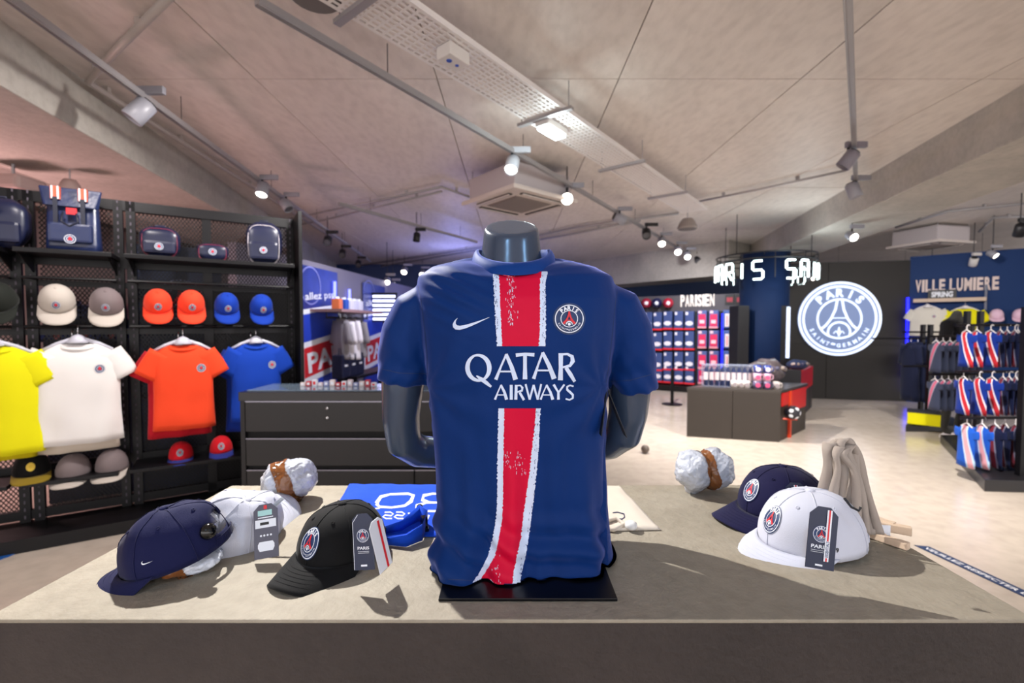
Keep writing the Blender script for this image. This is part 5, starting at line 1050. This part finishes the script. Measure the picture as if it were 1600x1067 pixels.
for x in (1140, 1156):
    u, z, p = FP.hit(x, 468, .1); o = thing('framed_picture', ('left' if x < 1150 else 'right')+' small dark picture with a red mark beside the blue column', 'picture', FP.at(u, .07, z), FP.rot); MB().box((0, 0, 0), (.17, .03, .2)).build('frame', BLK, o); MB().box((0, -.018*sg, 0), (.11, .006, .09)).build('red_mark', mat('mark_red', '9c1d33', .5), o)
ss = thing('sign_stand', 'thin black floor stand with round foot in front of the far product wall', 'stand', P(1050, 632, z=0)); MB().lathe([(0, 0), (.17, 0), (.17, .012), (.02, .02), (0, .02)], n=24).build('base', DM, ss); MB().tube([(0, 0, .01), (0, 0, .62)], .028, 10).build('pole', DM, ss)
ss = thing('roller_weight', 'small dark round weight on the floor beside the mannequin elbow', 'weight', P(1008, 708, z=0)); MB().sphere((0, 0, .045), .045, 10).build('body', mat('weight_brown', '5c5049', .4), ss, True); MB().lathe([(0, -.036), (.018, -.036), (.018, .036), (0, .036)], n=12, M=Matrix.Translation((0, 0, .045)) @ Matrix.Rotation(R(60), 4, 'X')).build('hub', mat('hub_tan', 'b09a80', .4), ss)
# ================================================================ BLUE COLUMN WITH LETTER RING
Zc = 7.45; cc = P(1191, 600, y=Zc); colx = cc.x
cl = thing('column', 'round dark blue column carrying the glowing letter ring', 'column', (colx, Zc, 0)); MB().lathe([(.36, 0), (.36, 2.55)], n=40).build('shaft', mat('column_blue', '071f44', .7, spec=.2), cl, True)
sc1 = P(1155, 478, y=7.2); 
for i, x in enumerate((1155, 1218)):
    t = P(x, 478, y=7.25); b_ = P(x, 560, y=7.25); o = thing('standing_screen', ['black upright screen edge left of the column', 'black upright screen with a lit edge right of the column'][i], 'screen', (t.x, 7.25, 0)); MB().box((0, 0, t.z/2), (.17, .30, t.z)).build('housing', BLK, o, bevel=.005)
    if i: MB().box((.05, -.155, (t.z+b_.z)/2), (.05, .012, (t.z-b_.z)*.95)).build('lit_edge', mat('screen_pale', 'b8c6e6', .3, emit=1.2), o)
lr = thing('letter_ring', 'black suspended ring of glowing white letters around the column', 'sign', (colx, Zc, P(1191, 405, y=Zc).z)); rr = .72
dzr = 0
for zz in (0.03, -.06): MB().tube([(rr*cos(2*pi*k/40), rr*sin(2*pi*k/40), zz) for k in range(41)], .012, 6, cap=False).build('ring_frame', BLK, lr, True)
for k in range(10): a = 2*pi*k/10; MB().tube([(rr*cos(a), rr*sin(a), .03), (rr*cos(a), rr*sin(a), -.36)], .007, 5).build('ring_strut', BLK, lr)
for k in range(4): a = 2*pi*k/4+.5; MB().tube([(rr*cos(a), rr*sin(a), .03), (rr*cos(a), rr*sin(a), ZC-lr.location.z)], .006, 5).build('suspension_wire', BLK, lr)
for k in range(6): a = 2*pi*k/6; MB().tube([(rr*cos(a), rr*sin(a), .03), (.35*cos(a), .35*sin(a), .03)], .009, 5).build('spoke', BLK, lr)
GL = mat('glow_letter', 'e8ffff', .3, emit=3.2)
SEG = {'P': [((0, 0), (0, 1)), ((0, 1), (1, 1)), ((1, 1), (1, .5)), ((0, .5), (1, .5))], 'A': [((0, 0), (0, 1)), ((0, 1), (1, 1)), ((1, 1), (1, 0)), ((0, .5), (1, .5))], 'R': [((0, 0), (0, 1)), ((0, 1), (1, 1)), ((1, 1), (1, .5)), ((0, .5), (1, .5)), ((.3, .5), (1, 0))], 'I': [((.5, 0), (.5, 1))], 'S': [((1, 1), (0, 1)), ((0, 1), (0, .5)), ((0, .5), (1, .5)), ((1, .5), (1, 0)), ((1, 0), (0, 0))], 'N': [((0, 0), (0, 1)), ((0, 1), (1, 0)), ((1, 0), (1, 1))], 'T': [((.5, 0), (.5, 1)), ((0, 1), (1, 1))],
       'G': [((1, 1), (0, 1)), ((0, 1), (0, 0)), ((0, 0), (1, 0)), ((1, 0), (1, .5)), ((1, .5), (.5, .5))], 'E': [((0, 0), (0, 1)), ((0, 1), (1, 1)), ((0, .5), (1, .5)), ((0, 0), (1, 0))], 'M': [((0, 0), (0, 1)), ((0, 1), (.5, .6)), ((.5, .6), (1, 1)), ((1, 1), (1, 0))]}
word = 'PARIS SAINT GERMAIN '; a0 = R(198)-0; step = R(18)
# angle such that S (index 4) sits at px 1183 and next S (index 6) at px 1222 in front
for i, ch in enumerate(word):
    if ch == ' ': continue
    ac = R(241-7)+(i-4)*R(17.5)
    w_ = .135; h_ = .27
    for (x0, y0), (x1, y1) in SEG[ch]:
        k = [(x0+(x1-x0)*s, y0+(y1-y0)*s) for s in (.08, .5, .92)]; pts = []
        for x, y in k: a = ac+(x-.5)*w_/rr; pts.append(((rr+.012)*cos(a), (rr+.012)*sin(a), -.38+y*h_))
        MB().tube(pts, .0145, 6).build('letter_segment', GL, lr, True); MB().tube([(p[0]*.965, p[1]*.965, p[2]) for p in pts], .015, 6).build('letter_backing', BLK, lr, True)
light('ring_glow', 'POINT', (colx, Zc-.95, 2.15), (0, 0, 0), 14, (.85, .97, 1), .2)
# ================================================================ RETAIL TABLE WITH CUPS
q0, q1 = P(1073, 682, z=0), P(1218, 691, z=0); FT2 = Frame(q0.xy, q1.xy); zt2 = FT2.hit(1073, 605)[1]
TB = mat('table_bronze', '2f2823', .5, var=.06, vscale=2); rt = thing('retail_table', 'low bronze coloured sales table with cups, beside the blue column', 'table', FT2.A, FT2.rot); L2 = FT2.L; dp2 = 1.0
for a, b in ((0, L2/2-.003), (L2/2+.003, L2)): MB().box(((a+b)/2, .01, (zt2-.03)/2), (b-a, .02, zt2-.03)).build('front_panel', TB, rt)
dvl = Vector((.54, .84, 0)); sa = math.atan2(.84, .54)
def skew(z0, z1, e, m, nm):
    c_ = [Vector((e, .022, 0)), Vector((L2-e, .022, 0)), Vector((L2-e, .022, 0))+dvl*dp2, Vector((e, .022, 0))+dvl*dp2]; return MB().add([p+Vector((0, 0, z0)) for p in c_]+[p+Vector((0, 0, z1)) for p in c_], [(0, 3, 2, 1), (4, 5, 6, 7), (0, 1, 5, 4), (1, 2, 6, 5), (2, 3, 7, 6), (3, 0, 4, 7)]).build(nm, m, rt)
skew(0, zt2-.03, .004, TB, 'carcass'); skew(zt2-.03, zt2, -.008, mat('table_bronze_top', '3b3531', .3), 'table_top').location.y = -.022
RDM = mat('cubby_red', 'c01818', .4); ORM = mat('cubby_orange', 'd8401e', .4)
def sidebox(nm, s0, s1, z0, z1, m, out=.008): c_ = Vector((L2, .02, (z0+z1)/2))+dvl*(s0+s1)/2; return MB().box(c_, (s1-s0, out*2, z1-z0), rz=sa).build(nm, m, rt)
sidebox('red_cubby', .06, .30, zt2-.20, zt2-.04, RDM); sidebox('orange_post', .31, .37, 0, zt2-.035, ORM, .02); sidebox('red_cubby', .40, .95, zt2-.30, zt2-.04, RDM)
o = thing('ball_in_bin', 'black and white ball in the side bin of the low sales table', 'ball', FT2.at(L2+.17, -.14, zt2-.28)); MB().sphere((0, 0, 0), .085, 10).build('ball_skin', mat('ball_dark', '22222c', .35), o, True)
for k in range(5): d_ = Vector((cos(k*1.25)*.7, -.6, sin(k*1.25)*.6)).normalized(); MB().lathe([(.026, .081), (0, .0875)], n=6, M=d_.to_track_quat('Z', 'Y').to_matrix().to_4x4(), cap=False).build('white_patch', WH, o)
MB().tube([FT2.at(L2+.05, -.14, zt2-.36)-o.location, FT2.at(L2+.22, -.14, zt2-.36)-o.location], .012, 6).build('bin_rim', ORM, o)
CLR = mat('clear_case', 'a9b2cc', .15, alpha=.35)
bx = thing('bottle_case', 'long clear case of upright blue and white bottles on the sales table', 'case', FT2.at(.53, -.24, zt2), FT2.rot)
MB().box((0, 0, .005), (.66, .18, .01)).box((0, .09, .14), (.66, .004, .27)).box((0, 0, .27), (.66, .18, .006)).build('case', CLR, bx)
bt_ = None
for k in range(10):
    p = FT2.at(.53-.29+k*.064, -.21, zt2+.0102)
    if bt_ is None:
        bt_ = o = thing('drinks_bottle', 'first from the left of the ten blue and white bottles in the clear case', 'bottle', p, FT2.rot, 'bottles in the clear case'); MB().lathe([(0, 0), (.025, 0), (.025, .19), (.012, .22), (.012, .235), (0, .235)], n=14).build('bottle_body', mat('bottle_blue', '24305c', .35), o, True); MB().lathe([(.0258, .07), (.0258, .17)], n=14, cap=False).build('bottle_label', mat('bottle_label', 'ddcfd4', .5), o, True)
    else: dup(bt_, p, FT2.rot, ORD[k]+' from the left of the ten blue and white bottles in the clear case')
def mug(label, p, c1, c2, s=1.0, grp=None):
    o = thing('mug', label, 'mug', p, FT2.rot, grp); MB().lathe([(0, 0), (.04*s, 0), (.042*s, .09*s), (.038*s, .09*s), (.036*s, .008*s), (0, .008*s)], n=18, cap=False).build('mug_body', mat('mug_'+c1, c1, .3), o, True); MB().tube([(.04*s, 0, .075*s), (.062*s, 0, .07*s), (.066*s, 0, .045*s), (.06*s, 0, .022*s), (.04*s, 0, .018*s)], .006*s, 6).build('handle', mat('mug_'+c1, c1, .3), o, True)
    MB().lathe([(0, -.002), (.026*s, -.002), (.026*s, .004), (0, .004)], n=14, M=Matrix.Translation((0, -.041*s, .045*s)) @ Matrix.Rotation(R(90), 4, 'X')).build('round_print', mat('mugp_'+c2, c2, .5), o); return o
for k, x in enumerate((1147, 1157, 1166, 1213)): mug(['first', 'second', 'third', 'fourth, right of the stacked cups'][k]+' white patterned mug from the left on the sales table' if k < 3 else 'white patterned mug right of the stacked cups on the sales table', FT2.at(FT2.hit(x, 600, -.15)[0], -.15, zt2), 'd9d0cd', '9a8f94', .95)
for r_ in range(3):
    for k, x in enumerate((1183, 1198)): mug(('navy' if r_ == 2 else 'pink')+' printed cup, '+['left', 'right'][k]+' stack, '+['bottom', 'middle', 'top'][r_]+' of three', FT2.at(FT2.hit(x, 600, -.10)[0], -.10, zt2+r_*.096), '2b3f86' if r_ == 2 else ('5e5878' if r_ == 0 else 'd5a8bd'), 'e4d5ea' if r_ == 2 else 'cc4a78', 1.05)
random.seed(21)
for k, x in enumerate((1150, 1159, 1168)): o = thing('glass_tumbler', ORD[k]+' clear tumbler from the left behind the white mugs', 'glass', FT2.at(FT2.hit(x, 590, -.42)[0], -.42, zt2), 0); MB().lathe([(0, 0), (.038, 0), (.043, .17), (.040, .17), (.035, .01), (0, .01)], n=16, cap=False).build('glass_body', mat('tumbler_blue', '3c4768', .15, alpha=.7), o, True); MB().lathe([(.0435, .06), (.0435, .12)], n=16, cap=False).build('white_band', mat('band', 'a9b0cc', .4), o)
def lumpy(name, label, p, r, sc, m, seed, cat='bag', parts=()):
    t = thing(name, label, cat, p); mb = MB(); mb.sphere((0, 0, r*sc[2]), r, 12, sc=sc); o = mb.build('wrap', m, t, True)
    for v in o.data.vertices: v.co *= 1+.16*noise.noise(v.co*9+Vector((seed, 0, 0))); v.co.z = max(0, v.co.z)
    for k in range(7): a = k*2.4; d_ = Vector((cos(a), -.9, .3+.6*sin(a*1.3))).normalized(); MB().sphere((d_.x*r*sc[0], d_.y*r*sc[1], r*sc[2]+d_.z*r*sc[2]), r*.16, 6).build('item_inside', mat('inside_'+str(k % 3), ['8d8078', 'b5a9a6', '4a4860'][k % 3], .5), t, True)
WRAP = mat('dark_film', '544c50', .15, var=.4, vscale=10, bump=.6, bscale=30)
lumpy('wrapped_goods', 'dark film wrapped goods directly behind the stacked cups', FT2.at(FT2.hit(1186, 580, -.62)[0], -.62, zt2), .17, (1.1, .7, .85), WRAP, 1)
lumpy('wrapped_goods', 'dark film wrapped goods at the rear right corner of the sales table', FT2.at(FT2.hit(1216, 580, -.55)[0]-.05, -.72, zt2), .19, (1.0, .7, .85), WRAP, 3)
# second unit behind it
q0, q1 = P(1247, 658, z=0), P(1268, 637, z=0); d_ = (q1-q0).normalized(); ru = thing('retail_unit', 'dark low unit with a red upper side beyond the sales table', 'counter', q0, math.atan2(d_.y, d_.x)); Lr = (q1-q0).length+.1; zr = .70
MB().box((Lr/2, .11, zr/2-.16), (Lr, .20, zr-.32)).build('body', TB, ru); MB().box((Lr/2, .11, zr-.16), (Lr, .21, .32)).build('red_bin', RDM, ru); MB().box((.02, .11, zr/2+.02), (.05, .26, zr+.04)).build('black_post', BLK, ru)
for k in range(3): MB().box((Lr*(.2+.3*k), .01, zr/2-.16), (.008, .008, zr-.36)).build('joint_strip', BLK, ru)
lumpy('clothes_pile', 'pile of pink and navy clothes in the red bin', q0+d_*.55+Vector((-d_.y, d_.x, 0))*.10+Vector((0, 0, zr)), .13, (1.3, .8, .6), cloth('pile_navy', '2a3352'), 6, 'clothes')
# ================================================================ ROUND LIT EMBLEM
uc, zc, pc = FK.hit(1309, 498); re = (FK.hit(1309, 441)[1]-FK.hit(1309, 556)[1])/2
em = thing('lit_emblem', 'large round white glowing football club emblem on the dark wall', 'sign', FK.at(uc, .02, zc), FK.rot)
E1 = mat('led_field', '6c7ea6', .4, emit=.42, var=0); E2 = mat('led_line', 'dbe8ff', .4, emit=.75)
MB().lathe([(0, -.01), (re*1.0, -.01), (re*1.0, .035), (0, .035)], n=64, M=Matrix.Rotation(R(90), 4, 'X')).build('lamp_disc', E1, em)
S = [ring2d(0, 0, .94, 1.0, 64, 0, 1), ring2d(0, 0, .84, .90, 64, 0, 1), ring2d(0, 0, .50, .55, 48, 0, 1)]
for i, c in enumerate('PARIS'): a = R(133-21.5*i); S.append(tshape(c, .60*cos(a), .60*sin(a), .21, None, .045, a-pi/2, 0, 2))
for i, c in enumerate('SAINT-GERMAIN'): a = R(205+10.8*i); S.append(tshape(c, .77*cos(a), .77*sin(a), .10, None, .03, a+pi/2, 0, 2))
L = [(-.06, .50), (-.10, .25), (-.20, .0), (-.32, -.18), (-.44, -.29)]
for s in (-1, 1): S.append(stroke2d([(s*-x, y) for x, y in L], [.06]*5, 0, 2))
S.append(stroke2d([(-.17, .02), (.17, .02)], [.025]*2, 0, 2)); S.append(ring2d(0, -.36, .24, .29, 28, 0, 2, -.35, pi+.35)); S.append(stroke2d([(0, -.48), (0, -.36), (0, -.22)], [.03, .09, .02], 0, 2)); S.append(stroke2d([(-.13, -.40), (-.08, -.33), (0, -.42), (.08, -.33), (.13, -.40)], [.03]*5, 0, 2))
decal('light_lines', S, lambda x, y, L: FK.at(uc+x*re, .057+.002*L, zc+y*re), E2, em)
# ================================================================ RIGHT WALL DISPLAY
RS = mat('sign_rose', 'd9c6c0', .5)
sg2 = thing('sign_letters', 'pale raised letters VILLE LUMIERE on the blue right wall', 'sign', FB.at(FB.hit(1430, 450)[0], .05, 0)); raised('VILLE LUMIERE', FB, 1429.5, 456, 1561, .205, sg2, RS, d=.01, bold=.04)
u0, z0, p0 = FB.hit(1427, 470, .12); u1, z1, p1 = FB.hit(1541, 463, .12)
rl_ = thing('wall_rail', 'pale wooden hanging rail below the wall letters on the right', 'rail', FB.at(u0, .0, z0), FB.rot); sB = -1 if FB.n.dot(Vector((sin(FB.rot), -cos(FB.rot), 0))) > 0 else 1
MB().box(((u1-u0)/2, sB*.14, 0), (u1-u0, .05, .06)).build('bar', mat('rail_wood', 'c9b29c', .5), rl_)
for x in (.02, u1-u0-.02): MB().box((x, sB*.07, 0), (.03, .14, .03)).build('arm', DM, rl_)
MB().box((u1-u0, sB*.05, .03), (.03, .03, .42)).build('upright', mat('upright_grey', '6b6f80', .5), rl_)
pq = thing('small_plaque', 'small black plaque with white scribbled lettering above the right rail', 'sign', FB.hit(1472, 456, .12)[2], FB.rot); MB().box((0, 0, -.04), (.36, .03, .15)).build('board', BLK, pq)
decal('lettering', [tshape('SPRING', 0, -.085, .09, .27, .04, 0, 0, 0)], lambda x, y, L: Vector((x, sB*.018, y)), WH, pq, world=False)
def tee_at(label, Fr, px, py, d, col, w, l, seed, badge=False, turn=0, sl=.17, cat='t-shirt', name='t_shirt', hg=None):
    u, z, p = Fr.hit(px, py, d); rz = Fr.rot if Fr.n.dot(Vector((sin(Fr.rot), -cos(Fr.rot), 0))) > 0 else Fr.rot+pi
    t = thing(name, label, cat, p, rz+turn); tee_mesh(w=w, l=l, seed=seed, sl=sl).build('shirt_body', col, t, True)
    if badge: flatbadge('badge', t, .09, -.062, -.16, .024)
    if hg: h = thing('clothes_hanger', hg, 'hanger', p+Vector((0, 0, .012)), rz+turn); hanger_parts(h, mat('white_hanger', 'e6e2e4', .4))
    return t
tee_at('off-white t-shirt hanging under the right wall letters, left of the yellow one', FB, 1449, 480, .20, cloth('tee_ecru', 'd8d3c8'), .235, .50, 3, True, hg='white hanger holding the off-white t-shirt on the right wall')
tee_at('neon yellow t-shirt hanging on the right wall beside the off-white one', FB, 1508, 482, .20, T_Y, .23, .50, 4, hg='white hanger holding the neon yellow t-shirt on the right wall')
tee_at('neon yellow garment glimpsed at the left end of the right wall, low down', FB, 1426, 552, .30, T_Y, .13, .42, 6, turn=R(50))
for i, x in enumerate((1557, 1593)):
    u, z, p = FB.hit(x, 494, .18); o = make_cap('baseball_cap', ['left', 'right'][i]+' one of the two pale pink caps on the blue right wall', p, (0, 0, 0), cloth('cap_pink', 'e8c4d8'), lo=True, arch=.014, s=1.0) if False else make_cap('baseball_cap', ['left', 'right'][i]+' one of the two pale pink caps on the blue right wall', p, (0, 0, 0), cloth('cap_pink', 'e8c4d8'), lo=True, arch=.014)
    o.rotation_euler = (Matrix.Rotation(math.atan2(FB.n.y, FB.n.x), 3, 'Z') @ Matrix.Rotation(R(30), 3, 'Y')).to_euler()
    MB().tube([(-.08, 0, .03), (-.14, 0, .03)], .008, 6).build('peg', BLK, o)
o = thing('led_strip', 'saturated blue upright light strip at the left end of the right wall', 'light fitting', FB.hit(1419, 540, .06)[2]); a, b = FB.hit(1418.5, 465, .06)[2], FB.hit(1415.5, 612, .06)[2]; MB().tube([a, b], .02, 8).build('tube', MATS['deep_blue_led'], o, world=True)
o = thing('yellow_box', 'neon yellow box on the floor under the dark garments at right', 'box', P(1446, 664, z=.083), FB.rot); MB().box((0, 0, .09), (.36, .22, .16)).build('carton', T_Y, o, bevel=.01); MB().box((0, 0, .175), (.37, .23, .02)).build('lid', mat('lid_dark', '2a2a30', .5), o)
# wall rail of long dark garments at the far side
DKG = cloth('garment_midnight', '141a34'); GG = cloth('garment_grey', '3c4256'); PK_ = cloth('garment_pink', 'c07a90')
MK = None
def stripe_mat(name, base, c1, c2, ang=.35, off=0):
    m = cloth(name, base); nt = m.node_tree; b = nt.nodes['Principled BSDF']; tc = nt.nodes.new('ShaderNodeTexCoord'); sp = nt.nodes.new('ShaderNodeSeparateXYZ'); nt.links.new(tc.outputs['Object'], sp.inputs[0])
    mu = nt.nodes.new('ShaderNodeMath'); mu.operation = 'MULTIPLY_ADD'; nt.links.new(sp.outputs['Z'], mu.inputs[0]); mu.inputs[1].default_value = ang; nt.links.new(sp.outputs['X'], mu.inputs[2])
    ad = nt.nodes.new('ShaderNodeMath'); ad.operation = 'ADD'; nt.links.new(mu.outputs[0], ad.inputs[0]); ad.inputs[1].default_value = off; ab = nt.nodes.new('ShaderNodeMath'); ab.operation = 'ABSOLUTE'; nt.links.new(ad.outputs[0], ab.inputs[0])
    r = nt.nodes.new('ShaderNodeValToRGB'); r.color_ramp.interpolation = 'CONSTANT'; e = r.color_ramp.elements; e[0].color = lin(c1); e[0].position = 0; e[1].position = .016; e[1].color = lin(c2); k = e.new(.028); k.color = lin(base); nt.links.new(ab.outputs[0], r.inputs[0]); nt.links.new(r.outputs[0], b.inputs['Base Color']); return m
KIT = stripe_mat('mini_kit', '10308c', 'c02834', 'e6e6f2', .32, .03); KITD = stripe_mat('mini_kit_dark', '111a3e', '7c2338', '8a8ca8', .15, .02); KIT2 = stripe_mat('mini_kit_pale', '1c58c4', 'e8a8b4', 'bcdcf6', .25, .02); KGR = stripe_mat('grey_kit', '343a50', 'c2607c', '8f93a8', -.4, -.03)
def gondola(name, label, X0, X1, Y0, ztop, Yd=.5):
    g = thing(name, label, 'rack', (X0, Y0, 0)); W_ = X1-X0
    MB().box((W_/2, Yd/2, .05), (W_, Yd+.25, .10)).build('base_deck', mat('deck_black', '1d1c20', .35), g, bevel=.005)
    for x in (.10, W_-.05): MB().box((x, Yd/2, ztop/2), (.05, .06, ztop)).build('post', DM, g)
    MB().box((W_/2, Yd/2, ztop-.02), (W_, .05, .04)).build('top_bar', DM, g)
    return g
near = P(1538, 768, z=0); farp = P(1466, 692, z=0)
g1 = thing('garment_gondola', 'black three tier rack of hanging football mini kits at the right edge', 'rack', (near.x, near.y, 0)); 
dg = (farp-near); 
pl = [Vector((0, 0, 0)), Vector((1.5, -.12, 0)), Vector((1.5, dg.y, 0)), Vector((dg.x+.02, dg.y, 0))]
MB().add(pl+[p+Vector((0, 0, .10)) for p in pl], [(0, 3, 2, 1), (4, 5, 6, 7), (0, 1, 5, 4), (1, 2, 6, 5), (2, 3, 7, 6), (3, 0, 4, 7)]).build('base_deck', mat('deck_black', '1d1c20', .35), g1, bevel=.006)
for x, y in ((P(1592, 768, y=near.y+.12).x-near.x, .12), (P(1504, 690, y=near.y+1.3).x-near.x, 1.3), (1.3, .12), (1.3, 1.35)): MB().box((x, y, .80), (.045, .045, 1.5)).build('post', DM, g1)
RAILS = [(near.y+.55, 1.395, 1497, 1.0), (near.y+.42, .965, 1500, 1.0), (near.y+.28, .565, 1508, 1.0)]
for Y, z, px, _ in RAILS:
    x0 = P(px-4, 500, y=Y).x-near.x; MB().tube([(x0, Y-near.y, z), (1.4, Y-near.y, z)], .012, 8).build('hang_rail', DM, g1); MB().tube([(1.3, Y-near.y, z), (1.3, .9, z)], .012, 8).build('rail_arm', DM, g1)
def mini(mt, w=.085, l=.34, seed=0, name='mini_kit'):
    t = thing(name, '', 'football kit'); tee_mesh(w=w, l=l, sl=.06, d=.016, seed=seed, n=16, rows=7, spread=76, neck=.05, wr=.004).build('kit_body', mt, t, True)
    MB().tube([(-w*.6, 0, -.02), (0, 0, .012), (w*.6, 0, -.02)], .005, 6).build('hanger_arms', mat('white_hanger', 'e6e2e4', .4), t); MB().tube([(0, 0, .01), (0, 0, .045), (0, .012, .06), (0, .024, .05)], .0035, 6).build('hanger_hook', MATS['white_hanger'], t); return t
PR_ = {}
TN = ['top', 'middle', 'bottom']
for ti, (Y, z, px, _) in enumerate(RAILS):
    x = P(px+12, 500, y=Y).x
    for k in range(13):
        kind = ('b' if k < 3 else 'd') if ti < 2 else ('p' if k < 2 else 'd'); sc_ = [1.0, 1.0, 1.12][ti]
        lab = {'b': 'bright blue striped mini kit', 'd': 'dark navy mini kit', 'p': 'pale blue patterned mini kit'}[kind]+', '+ORD[k]+' from left on the '+TN[ti]+' rail'
        loc = (x+min(k, 3)*.115+max(0, k-3)*.052, Y+random.uniform(-.02, .02), z-.055*sc_); rot = (0, 0, R(-100 if k < 3 else -112)+random.uniform(-.08, .08)); K = kind
        if K not in PR_: o = PR_[K] = mini({'b': KIT, 'd': KITD, 'p': KIT2}[K], seed=ti*3); o.location = loc; o.rotation_euler = rot; o.scale = (sc_,)*3; o['label'] = lab; o['group'] = 'mini kits on the right rack'
        else: dup(PR_[K], loc, rot, lab, 'mini kits on the right rack', sc_)
# second rack further back
n2 = P(1456, 684, z=0); f2 = P(1428, 648, z=0)
g2 = thing('garment_gondola', 'further black rack of dark garments behind the mini kit rack', 'rack', (n2.x, n2.y, 0)); dg = f2-n2; pl = [Vector((-.05, .32, 0)), Vector((.85, .32, 0)), Vector((1.35, dg.y, 0)), Vector((dg.x, dg.y, 0))]
MB().add(pl+[p+Vector((0, 0, .08)) for p in pl], [(0, 3, 2, 1), (4, 5, 6, 7), (0, 1, 5, 4), (1, 2, 6, 5), (2, 3, 7, 6), (3, 0, 4, 7)]).build('base_deck', MATS['deck_black'], g2, bevel=.006)
for x, y in ((.35, .45), (.9, .45), (.75, 1.0)): MB().box((x, y, .72), (.045, .045, 1.36)).build('post', DM, g2)
for zz, yy in ((1.30, .45), (.85, .42), (1.20, .95)): MB().tube([(-.02, yy, zz), (1.0, yy, zz)], .012, 8).build('hang_rail', DM, g2)
xg = P(1464, 500, y=5.0).x
for zz in (1.27, .85): MB().tube([(xg-.06-near.x, 5.0-near.y, zz), (1.2, 5.0-near.y, zz)], .012, 8).build('hang_rail', DM, g1)
for ti, (zz, yy) in enumerate(((1.27, .45), (.85, .42))):
    for k in range(7):
        kk = 'g'; lab = 'grey pink striped kit, '+ORD[k]+' from left, '+('upper' if ti == 0 else 'lower')+' rear rail of the mini kit rack'; loc = (xg+k*.075, 5.0, zz-.055); rot = (0, 0, R(-98))
        if kk not in PR_: o = PR_[kk] = mini(KGR, seed=5); o.location = loc; o.rotation_euler = rot; o['label'] = lab; o['group'] = 'grey kits at the rear of the mini kit rack'
        else: dup(PR_[kk], loc, rot, lab, 'grey kits at the rear of the mini kit rack')
for k in range(5):
    x, y = n2.x+.58+k*.10, n2.y+1.0; o = None
    lab = 'long midnight blue garment, '+ORD[k]+' from the left at the back of the further rack'; 
    if 'long' not in PR_: o = PR_['long'] = thing('long_garment', lab, 'garment', (x, y, 1.15), R(-90), 'midnight garments on the further rack'); tee_mesh(w=.15, l=.85, sl=.26, spread=80, seed=k, n=18, rows=8).build('garment_body', DKG, o, True); MB().tube([(0, 0, 0), (0, 0, .05), (0, .012, .06)], .004, 6).build('hanger_hook', MATS['chrome'], o)
    else: dup(PR_['long'], (x, y, 1.15), R(-90-2*k), lab, 'midnight garments on the further rack')
# standing mannequin in black among the racks
mc = P(1486, 684, z=0); mc2 = Vector((mc.x, mc.y+.0, 0))
mm = thing('mannequin', 'full size headless mannequin in black top and grey leggings between the right racks', 'mannequin', mc2, R(25))
def skin(name, V, E, Rr, m, par, root=0, sub=1):
    me = bpy.data.meshes.new(name); me.from_pydata(V, E, []); o = bpy.data.objects.new(name, me); COL.objects.link(o); s = o.modifiers.new('s', 'SKIN'); s.use_smooth_shade = True; sv = me.skin_vertices[0].data
    for i, r in enumerate(Rr): sv[i].radius = r if isinstance(r, tuple) else (r, r)
    sv[root].use_root = True; ss = o.modifiers.new('ss', 'SUBSURF'); ss.levels = ss.render_levels = sub
    dg_ = bpy.context.evaluated_depsgraph_get(); m2 = bpy.data.meshes.new_from_object(o.evaluated_get(dg_)); o.modifiers.clear(); o.data = m2; bpy.data.meshes.remove(me); m2.materials.clear(); m2.materials.append(m); m2.polygons.foreach_set('use_smooth', [True]*len(m2.polygons)); o.parent = par; return o
V = [(0, 0, .92), (0, 0, 1.10), (0, 0, 1.30), (0, -.01, 1.42), (0, -.01, 1.50), (0, -.02, 1.58), (-.17, 0, 1.40), (-.23, .02, 1.12), (-.21, -.05, .86), (-.21, -.07, .76), (.17, 0, 1.40), (.23, .02, 1.12), (.21, -.05, .86), (.21, -.07, .76), (-.09, 0, .84), (-.11, 0, .48), (-.11, .03, .10), (-.11, -.08, .05), (.09, 0, .84), (.12, -.08, .48), (.12, .0, .10), (.12, -.11, .05)]
E = [(0, 1), (1, 2), (2, 3), (3, 4), (4, 5), (3, 6), (6, 7), (7, 8), (8, 9), (3, 10), (10, 11), (11, 12), (12, 13), (0, 14), (14, 15), (15, 16), (16, 17), (0, 18), (18, 19), (19, 20), (20, 21)]
Rr = [(.15, .11), (.13, .10), (.15, .11), (.12, .09), .055, .055, .06, .045, .032, .03, .06, .045, .032, .03, .09, .06, .04, .035, .09, .06, .04, .035]
skin('body', V, E, Rr, cloth('leggings_grey', '33322f'), mm)
skin('black_top', [(0, 0, .88), (0, 0, 1.10), (0, 0, 1.30), (0, -.01, 1.42), (0, -.01, 1.49), (-.17, 0, 1.40), (-.22, .02, 1.16), (.17, 0, 1.40), (.22, .02, 1.16)], [(0, 1), (1, 2), (2, 3), (3, 4), (3, 5), (5, 6), (3, 7), (7, 8)], [(.17, .13), (.155, .12), (.175, .13), (.13, .105), .075, .075, .065, .075, .065], cloth('top_black', '17161a'), mm)
for x, y in ((-.11, -.03), (.12, -.06)): MB().rings([[Vector((x+.045*k_*cos(2*pi*i/16), y-.03+.13*k_*sin(2*pi*i/16)-(.0), z_)) for i in range(16)] for z_, k_ in ((0.002, 1), (.03, 1.03), (.06, .8), (.09, .5))]).build('shoe', mat('shoe_white', 'e0d8da', .5), mm, True)
